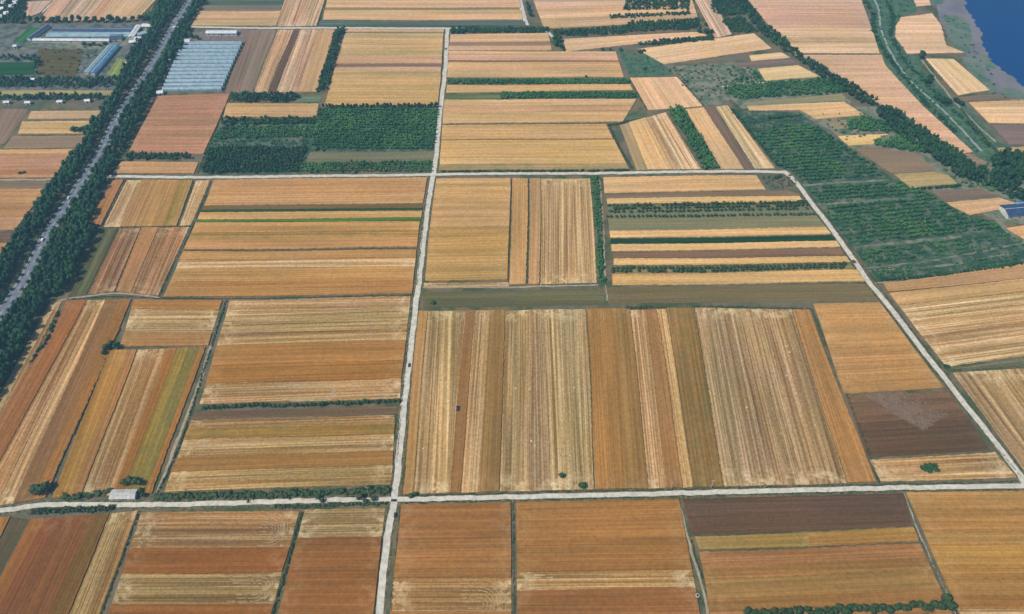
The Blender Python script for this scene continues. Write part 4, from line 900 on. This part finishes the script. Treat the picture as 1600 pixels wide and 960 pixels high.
scatter('scrub', 'rough bushes on the levee slopes', '1362,0 1412,-10 1430,18 1400,30 1394,56 1436,104 1500,176 1550,222 1540,250 1440,160 1384,96', 4.5, 1.6, 1.6, 'orchard', .55)
scatter('scrub', 'bushes on the green lawn patch', '968,82 1022,88 1046,115 986,119', 5, 1.3, 1.3, 'orchard', .6)
scatter('scrub', 'weedy bushes in the corner where the diagonal road starts', '1186,276 1236,274 1250,290 1206,297', 2.6, 1.2, 1.1, 'weeds', .3)
scatter('scrub', 'rough growth on the belt of waste ground above the nursery wood', '1262,178 1300,176 1420,184 1440,214 1366,230 1330,231', 5, 1.5, 1.8, 'orchard', .5)
scatter('scrub', 'rough growth between the big dark trees and the ploughed plots', '1470,262 1540,266 1620,310 1600,322 1562,306 1500,288', 3.5, 1.7, 2.2, 'orchard', .35)
scatter('scrub', 'shrubs on the farmyard ground between the sheds', '64,70 130,72 176,80 150,112 60,120', 5.5, 1.4, 1.5, 'poplar', .6)
scatter('scrub', 'shrubs right of the blue-roofed shed', '196,76 216,70 204,100 196,120', 3, 1.6, 2, 'orchard', .3)
scatter('marsh_scrub', 'green marsh bushes along the shore', '1474,20 1500,24 1520,60 1560,138 1600,162 1590,170 1540,140 1512,90 1484,60', 6, 1.6, 1.2, 'orchard', .6)

# --- single trees and counted rows
row_px('320,640 400,636 460,635 520,632 580,629 624,627.5', 2.6, 1.4, 3.0, 'small dark tree in the row above the thin ploughed strip, left of the main road', 'tree row left of the main road', mat='hedge')
trees_px([(1168+i*6.4+random.uniform(-3, 3), 960-i*.22+random.uniform(-4, 5), 1.9, 4.2) for i in range(49)],
         'dark green tree in the ragged row along the bottom edge, right of centre', 'tree row on the bottom edge', mat='hedge')
trees_px([(1150+i*14, 974+random.uniform(-4, 4), 2.4, 4.8) for i in range(25)], 'dark tree in the front line at the bottom edge, cut off by the frame', 'front line on the bottom edge', mat='hedge')
trees_px([(1477, 942, 2.8, 6), (1484, 953, 2.6, 6), (1470, 952, 2.4, 5)], 'taller dark tree at the right end of the row on the bottom edge', 'tall trees at the end of the bottom row', mat='hedge')
for s_, lb, gp, st, r_, h_, sk in (('950,323 1060,321.5 1160,319.5 1258,318', 'small tree in the top line of the orchard below a thin tan strip', 'orchard trees, top line', 3.3, 1.5, 3.0, .03),
        ('952,327.5 1060,326 1160,324 1262,322', 'small tree in the second line of the orchard, just below the top line', 'orchard trees, second line', 3.3, 1.5, 2.8, .06),
        ('952,332 1060,331 1160,329 1266,327', 'small tree in the third line of the orchard, above the bare gap', 'orchard trees, third line', 3.3, 1.3, 2.4, .1),
        ('948,340 1060,339 1160,337.5 1272,336', 'little dark tree in the lowest, dotted line of the orchard', 'orchard trees, lowest line', 3.3, 1.2, 2.4, .04),
        ('958,421 1080,420 1200,417.5 1320,415', 'small dark tree in the upper line of the double row between tan strips', 'double row, upper line', 3.1, 1.35, 2.6, .05),
        ('958,426 1080,424.5 1200,421.5 1322,419', 'small dark tree in the lower line of the double row between tan strips', 'double row, lower line', 3.1, 1.35, 2.6, .08)):
    row_px(s_, st, r_, h_, lb, gp, jit=.25, skip=sk, mat='hedge', name='orchard_tree')
row_px('1378,439 1460,431 1560,420 1596,414', 3.2, 1.2, 2.6, 'small tree in the neat row at the foot of the nursery wood', 'row at the foot of the nursery wood', mat='poplar')
row_px('50,36 110,35 180,35 240,32', 7.5, 3.0, 7.5, 'roundish dark tree in the row behind the farm sheds, top left', 'tree row behind the farm sheds', mat='poplar')
trees_px([(60, 770, 3.2, 6), (70, 769, 3.4, 7), (77, 764, 2.6, 5.5)], 'dark round tree in the clump just above the curved road, far left', 'clump above the curved road', mat='hedge')
trees_px([(168, 546, 2.6, 5), (176, 541, 2.6, 5.5), (184, 544, 2.4, 5), (163, 553, 2, 4)], 'dark tree in the clump at the head of the lower-left ditch', 'clump at the head of the ditch', mat='hedge')
trees_px([(197, 757, 2.2, 4.5), (206, 754, 2.4, 5), (215, 754, 2.4, 5), (222, 757, 2.0, 4), (221, 769, 1.7, 3.4), (226, 776, 1.7, 3)], 'dark tree close behind the white-roofed hut', 'trees round the hut', mat='hedge')
trees_px([(497, 780, 1.7, 3.2), (503, 784, 1.5, 3)], 'bushy tree overhanging the lower cross road, in the left clump', 'left clump overhanging the road', mat='hedge', name='bush')
trees_px([(562, 780, 1.9, 3.6), (570, 784, 1.6, 3.2), (583, 781, 1.6, 3.3), (576, 764, 1.3, 3)], 'bushy tree overhanging the lower cross road next to the crossing', 'right clump overhanging the road', mat='hedge', name='bush')
trees_px([(641, 777, 1.5, 3), (648, 774, 1.5, 2.6)], 'small bush just right of the crossroads', 'bushes right of the crossroads', mat='hedge', name='bush')
trees_px([(878, 746, 1.6, 4)], 'dark pointed tree standing in the pale stubble just above the cross road', None, mat='hedge')
trees_px([(912, 760, 2.0, 3)], 'round dark bush on the upper verge of the cross road, near the pale stubble', None, mat='hedge', name='bush')
trees_px([(1446, 734, 1.9, 1.6), (1453, 730, 2.0, 1.8), (1459, 734, 1.9, 1.6), (1441, 731, 1.6, 1.2), (1464, 735, 1.5, 1.1), (1451, 736, 1.8, 1.3), (1446, 728, 1.6, 1.2), (1459, 728, 1.6, 1.2)], 'green bush in the oval patch in the light tan corner plot', 'oval bush patch', mat='poplar', name='bush')
trees_px([(866, 63, 2.6, 5), (874, 66, 3, 6), (868, 72, 3, 6), (876, 75, 2.6, 5), (882, 80, 1.4, 3)], 'dark tree in the clump at the end of the short white track', 'clump at the track end', mat='poplar')
trees_px([(826, 18, 3, 6), (828, 26, 2.8, 6), (824, 10, 2.4, 5)], 'dark tree right beside the white lane at the top', 'trees beside the white lane', mat='poplar')
trees_px([(1093, 52, 2.6, 5), (1104, 52, 2.6, 5), (1112, 52, 2.4, 5), (1103, 41, 2.0, 4), (1110, 60, 2.2, 4)], 'dark tree in the clump at the foot of the slanting pink strip', 'clump by the pink strip', mat='poplar')
trees_px([(941, 79, 1.6, 3.4), (953, 79, 1.4, 2.8)], 'lone small tree at the edge of the long pink-tan wedge', 'two lone small trees', mat='poplar')
trees_px([(1000, 83, 2.4, 3.5), (1006, 81, 2.2, 3.5), (1007, 109, 1.8, 2.6), (970, 80, 2, 4), (916, 122, 1.2, 2.4)], 'dark shrubby tree on or near the green lawn patch', 'trees at the lawn patch', mat='poplar', name='bush')
trees_px([(1449, 131, 3.4, 6), (1452, 126, 2.8, 6), (1438, 92, 3, 6), (1441, 86, 2.6, 5)], 'dark tree between the levee and the tall pale plot', 'trees by the levee', mat='poplar')
trees_px([(1462, 155, 3.2, 6), (1470, 160, 3.2, 6), (1480, 163, 3, 5), (1492, 160, 3, 5), (1500, 165, 2.6, 5)], 'dark tree in the group where the levee track bends', 'group at the levee bend', mat='poplar')
trees_px([(1212, 279, 1.9, 3), (1217, 276, 1.8, 2.8)], 'dark bush where the upper cross road turns into the diagonal road', 'bushes at the bend', mat='hedge', name='bush')
trees_px([(676, 475, 1.5, 2.0)], 'single dark bush at the left end of the green-grey fallow band', None, mat='hedge', name='bush')
trees_px([(117, 205, 3, 4), (126, 206, 3.2, 4.5), (134, 203, 2.6, 4)], 'dark bush at the corner of the golden short plot by the highway', 'bushes at the golden short plot', mat='poplar', name='bush')
trees_px([(32, 272, 1.8, 3), (38, 271, 1.4, 2.4)], 'small dark tree in the pink-tan plot left of the highway', 'small trees left of the highway', mat='poplar')
trees_px([(292, 58, 2.6, 5), (300, 60, 2.6, 5), (308, 62, 2.6, 4.5), (296, 50, 2.6, 5), (286, 70, 2.4, 5)], 'dark tree at the top left corner of the greenhouses', 'trees by the greenhouses', mat='poplar')
trees_px([(132, 70, 2, 3), (140, 72, 2, 3), (148, 71, 2.2, 3.2), (156, 73, 2, 3), (165, 70, 2, 3)], 'small tree in the row below the long pale roof', 'row below the pale roof', mat='poplar')
trees_px([(1318, 414, 1.4, 3), (1334, 411, 1.4, 2.2)], 'dark little tree at the diagonal road end of the single row', 'trees at the diagonal road', mat='hedge')
trees_px([(1481, 575, 1.5, 2), (1476, 573, 1.2, 1.8)], 'dark bush right of the diagonal road at the tip of the weedy wedge', 'bushes at the wedge', mat='poplar', name='bush')
row_px('1258,146 1280,148 1300,146 1318,143', 6, 1.6, 2.2, 'low bush in the grey-green fallow strip under the tree band', 'bushes in the fallow strip', mat='poplar', name='bush')
row_px('1202,186 1214,185 1226,184 1242,182', 4, 1.8, 3, 'dark tree at the top edge of the nursery wood', 'dark trees topping the nursery wood', mat='poplar')
# bamboo-like single shrubs on the highway's upper reach
row_px('1158,126 1190,122', 6, 1.6, 2.4, 'bush beside the tan plot above the green tree band', 'bushes above the tree band', mat='poplar', name='bush')

# ================================================================ BUILDINGS
def shed(label, ax, bx, width, wall_h, ridge, roof, wall='wall', cat='shed', name='shed', windows=0, door=True, roof_parts=1, group=None):
    """long gable building on the ground line ax..bx (pixels)"""
    a, b = G(*ax), G(*bx); L = (b-a).length; ang = math.atan2(b.y-a.y, b.x-a.x); c = (a+b)/2
    root = tag(empty(name, (c.x, c.y, 0), ang), label, cat, group); h = width/2; x0, x1 = -L/2, L/2
    m = MB(); m.prism([(-h, 0), (h, 0), (h, wall_h), (0, wall_h+ridge), (-h, wall_h)], x0, x1); m.build('wall', M[wall], root)
    for s in (-1, 1):
        for k in range(roof_parts):
            u0, u1 = x0-.4+(L+.8)*k/roof_parts, x0-.4+(L+.8)*(k+1)/roof_parts-(.12 if k < roof_parts-1 else 0)
            r = MB(); e = h+.5; ez = wall_h-ridge*.5/h
            p = [(s*e, ez), (0, wall_h+ridge), (0, wall_h+ridge+.12), (s*e, ez+.12)]
            p = [(y, z+.03) for y, z in p]
            r.prism(p if s < 0 else p[::-1], u0, u1); r.build('roof_panel', M[roof], root)
    cp = MB(); cp.box(x0-.4, x1+.4, -.22, .22, wall_h+ridge+.05, wall_h+ridge+.2); cp.build('ridge_cap', M['grey_roof'], root)
    if door:
        d = MB(); d.box(-.6, .6, -h-.06, -h+.02, 0, min(2.1, wall_h-.2)); d.build('door', M['dark'], root)
    for i in range(windows):
        x = x0 + L*(i+.5)/windows
        if abs(x) < 1.2: continue
        wn = MB(); wn.box(x-.6, x+.6, -h-.05, -h+.02, .9, min(2.0, wall_h-.2)); wn.build('window', M['dark'], root)
    return root
shed('small field hut with a pale grey gable roof beside the curved road, lower left', (176, 776), (214, 775), 5.2, 2.4, .9, 'grey_roof', windows=4, roof_parts=3, name='hut', cat='hut')
shed('long dark blue roofed shed standing slantwise left of the farmyard', (76, 43), (46, 64), 5, 2.6, .9, 'dark_roof', roof_parts=4)
shed('long shed with a very dark roof, rearmost of the parallel farm sheds', (84, 49), (212, 50), 5.5, 2.6, .9, 'dark_roof', roof_parts=6)
shed('broad shed with a pale green-blue roof in front of the dark-roofed shed', (76, 57.5), (210, 57), 8.5, 2.4, 1.0, 'pale_roof', roof_parts=6)
shed('long low shed with a white roof, nearest of the parallel farm sheds', (54, 65), (172, 66), 4.2, 2.4, .7, 'white_roof', roof_parts=6)
shed('long shed with a bright blue roof running slantwise down the farmyard', (184, 74), (146, 118), 5.0, 2.6, .8, 'blue_roof', roof_parts=5)
shed('long pale blue-grey shed close along the left of the bright blue roof', (174, 74), (136, 117), 4.0, 2.4, .7, 'pale_roof', roof_parts=5)
shed('white-roofed slanting shed at the top of the farmyard', (218, 44), (206, 62), 5, 3, .8, 'white_roof', roof_parts=2)
shed('short white-roofed building at the lane beside the highway', (224, 43.5), (240, 43.5), 6, 3, 1, 'white_roof', windows=3, cat='house')
shed('small house with a pale blue roof, upper one in the farmyard', (216, 58), (230, 54), 5, 3, 1, 'pale_roof', windows=2, cat='house')
shed('small white-roofed house, middle of the farmyard group', (212, 64), (222, 63), 5, 3, 1, 'white_roof', windows=2, cat='house')
shed('small white-roofed house, lowest of the farmyard group', (204, 69), (217, 68), 5, 3, 1, 'white_roof', windows=2, cat='house')
shed('blue-roofed hall between the white shed and the farmyard houses', (174, 62), (192, 61), 8, 3, 1, 'dark_roof', cat='shed', roof_parts=2)
shed('white hut alone on the lane left of the sheds', (23, 75), (28, 75), 3.5, 2.6, .8, 'white_roof', cat='hut', name='hut')
shed('tiny white hut at the right of the blue-roofed shed', (198, 102), (201, 102), 3, 2.6, .7, 'white_roof', cat='hut', name='hut')
shed('tiny white hut in the dark tree band at the left', (50, 127), (56, 127), 3, 2.6, .7, 'white_roof', cat='hut', name='hut')
shed('long white shed above the greenhouses', (324, 54), (371, 54), 6, 3, 1, 'white_roof', windows=6, roof_parts=3)
shed('white hut at the lower left corner of the greenhouses', (247, 148), (256, 147), 5, 2.8, .9, 'white_roof', cat='hut', name='hut')
shed('white hut at the upper left corner of the greenhouses', (288, 67), (298, 67), 5, 2.8, .9, 'white_roof', cat='hut', name='hut')
for i, (x, y) in enumerate(((270, 88), (266, 96), (261, 106), (257, 115))):
    shed(['uppermost', 'second', 'third', 'lowest'][i] + ' of four small pale pump huts along the left side of the greenhouses', (x-1.5, y), (x+2, y-1), 2.6, 1.9, .5, 'white_roof', cat='hut', name='hut', door=False, group='pump huts by the greenhouses')
shed('large shed with a dark blue roof at the right edge, beside the nursery wood', (1566, 335), (1640, 329), 13, 3.6, 1.8, 'dark_roof', windows=6, roof_parts=5, cat='shed')
shed('lean blue-roofed annexe behind the large shed at the right edge', (1584, 324), (1640, 320), 5, 3.2, .9, 'blue_roof', roof_parts=3)
for i, (x, y, t) in enumerate(((4, 18, 'white'), (12, 25, 'white'), (20, 14, 'grey'), (8, 8, 'grey'), (26, 8, 'white'), (2, 30, 'grey'))):
    shed(f'{["village house with a white roof facing the trees, lower left of the village", "village house with a white roof nearest the photo corner trees", "village house with a grey roof in the middle of the village", "village house with a grey roof near the top edge", "village house with a white roof at the right of the village", "village house with a grey roof lowest in the village"][i]}', (x-3, y), (x+4, y-.5), 6, 3.2, 1.6, t+'_roof', windows=2, cat='house', name='house')
for x, y, lb in ((12, 162.5, 'leftmost of four tiny white huts along the ragged dark tree row'), (45, 163, 'second from the left of four tiny white huts along the tree row'),
                (95, 161.5, 'third from the left of four tiny white huts along the tree row'), (138, 160, 'rightmost of four tiny white huts along the ragged tree row')):
    shed(lb, (x-4, y), (x+4, y-.3), 3, 2.3, .7, 'white_roof', cat='hut', name='hut', group='huts along the tree row')
def tunnel(label, a, b, width, h):
    P, Q = G(*a), G(*b); L = (Q-P).length; c = (P+Q)/2; root = tag(empty('greenhouse', (c.x, c.y, 0), math.atan2(Q.y-P.y, Q.x-P.x)), label, 'greenhouse', 'plastic greenhouses in a row')
    prof = [(-width/2*math.cos(math.pi*k/8), h*math.sin(math.pi*k/8)**.8 if k not in (0, 8) else 0.0) for k in range(9)]
    m = MB(); m.prism(prof[::-1], -L/2, L/2); m.build('film_cover', M['film'], root)
    for i in range(9):
        x = -L/2 + L*i/8; r = MB(); r.prism([(y*1.015, z*1.03+.01) for y, z in prof[::-1]], x-.12, x+.12); r.build('hoop', M['film'], root)
    for s in (-1, 1):
        d = MB(); d.box(s*L/2-.06, s*L/2+.06, -.8, .8, 0, 1.9); d.build('door', M['dark'], root)
    v = MB(); v.box(-L/2, L/2, -.25, .25, h-.02, h+.14); v.build('ridge_vent', M['white_roof'], root)
ORD = ['topmost', 'second', 'third', 'fourth', 'fifth', 'sixth', 'seventh', 'eighth', 'ninth', 'tenth', 'eleventh', 'twelfth', 'lowest']
for i in range(13):
    t = (i+.5)/13; a = lerp2((287, 67), (254, 144), t); b = lerp2((380, 67), (346, 143), t)
    ga, gb = G(*lerp2((287, 67), (254, 144), i/13)), G(*lerp2((287, 67), (254, 144), (i+1)/13))
    tunnel(ORD[i] + ' of the long film greenhouses right of the highway', a, b, abs(ga.y-gb.y)*.76, 3.0)

# ================================================================ SMALL THINGS
def wheel(parent, x, y, r=.33, wdt=.2):
    e = MB(); e.cyl((x, r), r, r, y-wdt/2, y+wdt/2, 10, 'y'); t = e.build('wheel', M['rubber'], parent)
    m = MB(); m.cyl((x, r), r*.55, r*.55, y-wdt/2-.01, y+wdt/2+.01, 8, 'y'); m.build('rim', M['white_roof'], t)
def car(px, ang, label, paint='paint_dark', van=False, group=None):
    p = warp(G(*px)); root = tag(empty('van' if van else 'car', (p[0], p[1], .17), ang), label, 'van' if van else 'car', group)
    L, W_, = (4.8, 1.9) if van else (4.3, 1.75)
    prof = ([(-L/2, .35), (L/2, .35), (L/2, .95), (L/2-.7, 1.15), (L/2-1.3, 2.0), (-L/2+.1, 2.0), (-L/2, 1.6)] if van else
            [(-L/2, .35), (L/2, .35), (L/2, .75), (L/2-.9, .95), (-L/2+.1, .98), (-L/2, .8)])
    m = MB(); n = len(prof); m.v = [(x, -W_/2, z) for x, z in prof] + [(x, W_/2, z) for x, z in prof]
    for i in range(n): j = (i+1) % n; m.f.append((i, j, n+j, n+i)); m.mi.append(0)
    m.f += [tuple(range(n))[::-1], tuple(range(n, 2*n))]; m.build('body', M[paint], root)
    if not van:
        c = MB(); pr = [(-L/2+.35, .96), (L/2-1.0, .94), (L/2-1.7, 1.42), (-L/2+1.0, 1.44)]; c.v = [(x, -.72, z) for x, z in pr] + [(x, .72, z) for x, z in pr]
        for i in range(4): j = (i+1) % 4; c.f.append((i, j, 4+j, 4+i))
        c.f += [(3, 2, 1, 0), (4, 5, 6, 7)]; c.build('window_band', M['glass'], root)
        r = MB(); r.box(-L/2+1.0, L/2-1.75, -.7, .7, 1.44, 1.49); r.build('roof', M[paint], root)
    else:
        c = MB(); c.box(-L/2+1.2, L/2-1.3, -W_/2-.01, W_/2+.01, 1.2, 1.75); c.build('window_band', M['glass'], root)
    for x in (-L/2+.8, L/2-.8):
        for y in (-W_/2+.1, W_/2-.1): wheel(root, x, y)
    root.scale = (.72, .72, .72)
    for y in (-.6, .6): h = MB(); h.box(L/2-.02, L/2+.03, y-.15, y+.15, .55, .72); h.build('headlight', M['white_roof'], root)
    return root
def dirang(a, b): p, q = G(*a), G(*b); return math.atan2(q.y-p.y, q.x-p.x)
r1 = dirang((632, 640), (648, 482))
car((641, 572), r1, 'small dark car alone on the main road, level with the orange wheat bands')
car((697, 77), dirang((690, 160), (699, 60)), 'small dark car far up the main road beside the pale banded plots')
car((616, 806), r1, 'dark car on the main road just below the crossroads')
car((614, 784), dirang((500, 782), (615, 781)), 'dark car standing in the middle of the crossroads')
hwa = dirang((37, 430), (67, 372))
car((68, 375), hwa, 'white van on the grey highway, lower part', 'paint_white', True)
car((108, 310), hwa, 'white car on the highway between the tree belts', 'paint_white')
car((187, 182), hwa, 'white car on the upper highway near the green belt', 'paint_white')
car((268, 52), hwa, 'dark car far up the highway beside the farm buildings')
def harvester(px, ang, label, paint='paint_red'):
    p = warp(G(*px)); root = tag(empty('combine_harvester', (p[0], p[1], .2), ang), label, 'harvester')
    root.scale = (.6, .6, .6)
    b = MB(); b.box(-2.8, 1.6, -1.3, 1.3, .9, 2.7); b.box(-3.4, -2.8, -1.0, 1.0, 1.1, 2.2); b.build('body', M[paint], root)
    c = MB(); c.prism([(-.9, 1.7), (.9, 1.7), (.8, 3.1), (-.8, 3.1)], 1.6, 2.8); c.build('cab', M['glass'], root)
    h = MB(); h.box(3.4, 4.1, -2.2, 2.2, .15, .8); h.box(2.4, 3.6, -.5, .5, .6, 1.2); h.build('header', M['paint_red'], root)
    r = MB(); r.cyl((3.9, 1.0), .5, .5, -2.1, 2.1, 6, 'y'); r.build('reel', M['straw'], root)
    for x, rr in ((1.6, .8), (-2.2, .5)):
        for y in (-1.5, 1.5): wheel(root, x, y, rr, .4)
    a = MB(); a.cyl((-1.5, 1.0), .14, .14, 2.6, 3.4, 6); a.build('unloading_auger', M['grey_roof'], root)
harvester((716, 640), dirang((718, 700), (728, 560)), 'small combine harvester working up the striped beds right of the main road', 'paint_dark')
def pole(px, label, h=9.0, group='utility poles along the cross road'):
    p = warp(G(*px)); root = tag(empty('utility_pole', (p[0], p[1], 0)), label, 'pole', group)
    m = MB(); m.cyl((0, 0), .16, .10, -.1, h, 8); m.build('post', M['grey_roof'], root)
    c = MB(); c.box(-.9, .9, -.06, .06, h-.7, h-.58); a = c.build('crossarm', M['grey_roof'], root)
    for x in (-.8, 0, .8): i = MB(); i.cyl((x, 0), .05, .04, h-.58, h-.4, 6); i.build('insulator', M['white_roof'], a)
for q, lb in (((1048, 765), 'concrete utility pole above the pale gold bed on the cross road verge'), ((1111, 763), 'concrete utility pole beside the cross road, right of the gold bed'), ((664, 774), 'concrete utility pole just right of the crossroads'), ((575, 773), 'concrete utility pole in the hedge left of the crossroads')):
    pole(q, lb)
# straw heaps left by the combine
heap = []
for s in range(3):
    v, f = crown(200+s, 1, 26, 1, .5, .22); heap.append(mesh_np('straw_heap', v, f, M['straw']))
for (x, y) in ((897, 606), (831, 690), (836, 697), (806, 608), (827, 609), (821, 642), (1167, 638), (1231, 542), (1234, 551), (1230, 588), (1245, 616), (1273, 665), (1221, 679), (1243, 707), (892, 712), (874, 712), (662, 702), (663, 594)):
    p = warp(G(x, y)); o = link('straw_heap', random.choice(heap)); o.location = (p[0], p[1], .15); s = random.uniform(.6, 1.05); o.scale = (s, s, s*.6); o.rotation_euler = (0, 0, random.random()*6)
    left = x < 950
    tag(o, 'pale heap of straw left on the ' + ('grey-straw stubble beds, left centre of the striped block' if left else 'grey-brown stubble beds, right part of the striped block'), 'straw heap', 'straw heaps on the ' + ('left' if left else 'right') + ' stubble')
# round well by the track at the bottom
p = warp(G(1088, 932)); root = tag(empty('well', (p[0], p[1], 0)), 'small round well with a white rim beside the track at the bottom', 'well')
m = MB(); m.cyl((0, 0), 1.1, 1.0, -.1, .9, 14); m.build('rim', M['white_roof'], root)
m = MB(); m.cyl((0, 0), .75, .75, .88, .93, 14); m.build('opening', M['dark'], root)
weeds('tuft of weeds round the small well at the bottom', '1084,934 1088,937 1093,936', 1.5, .8)
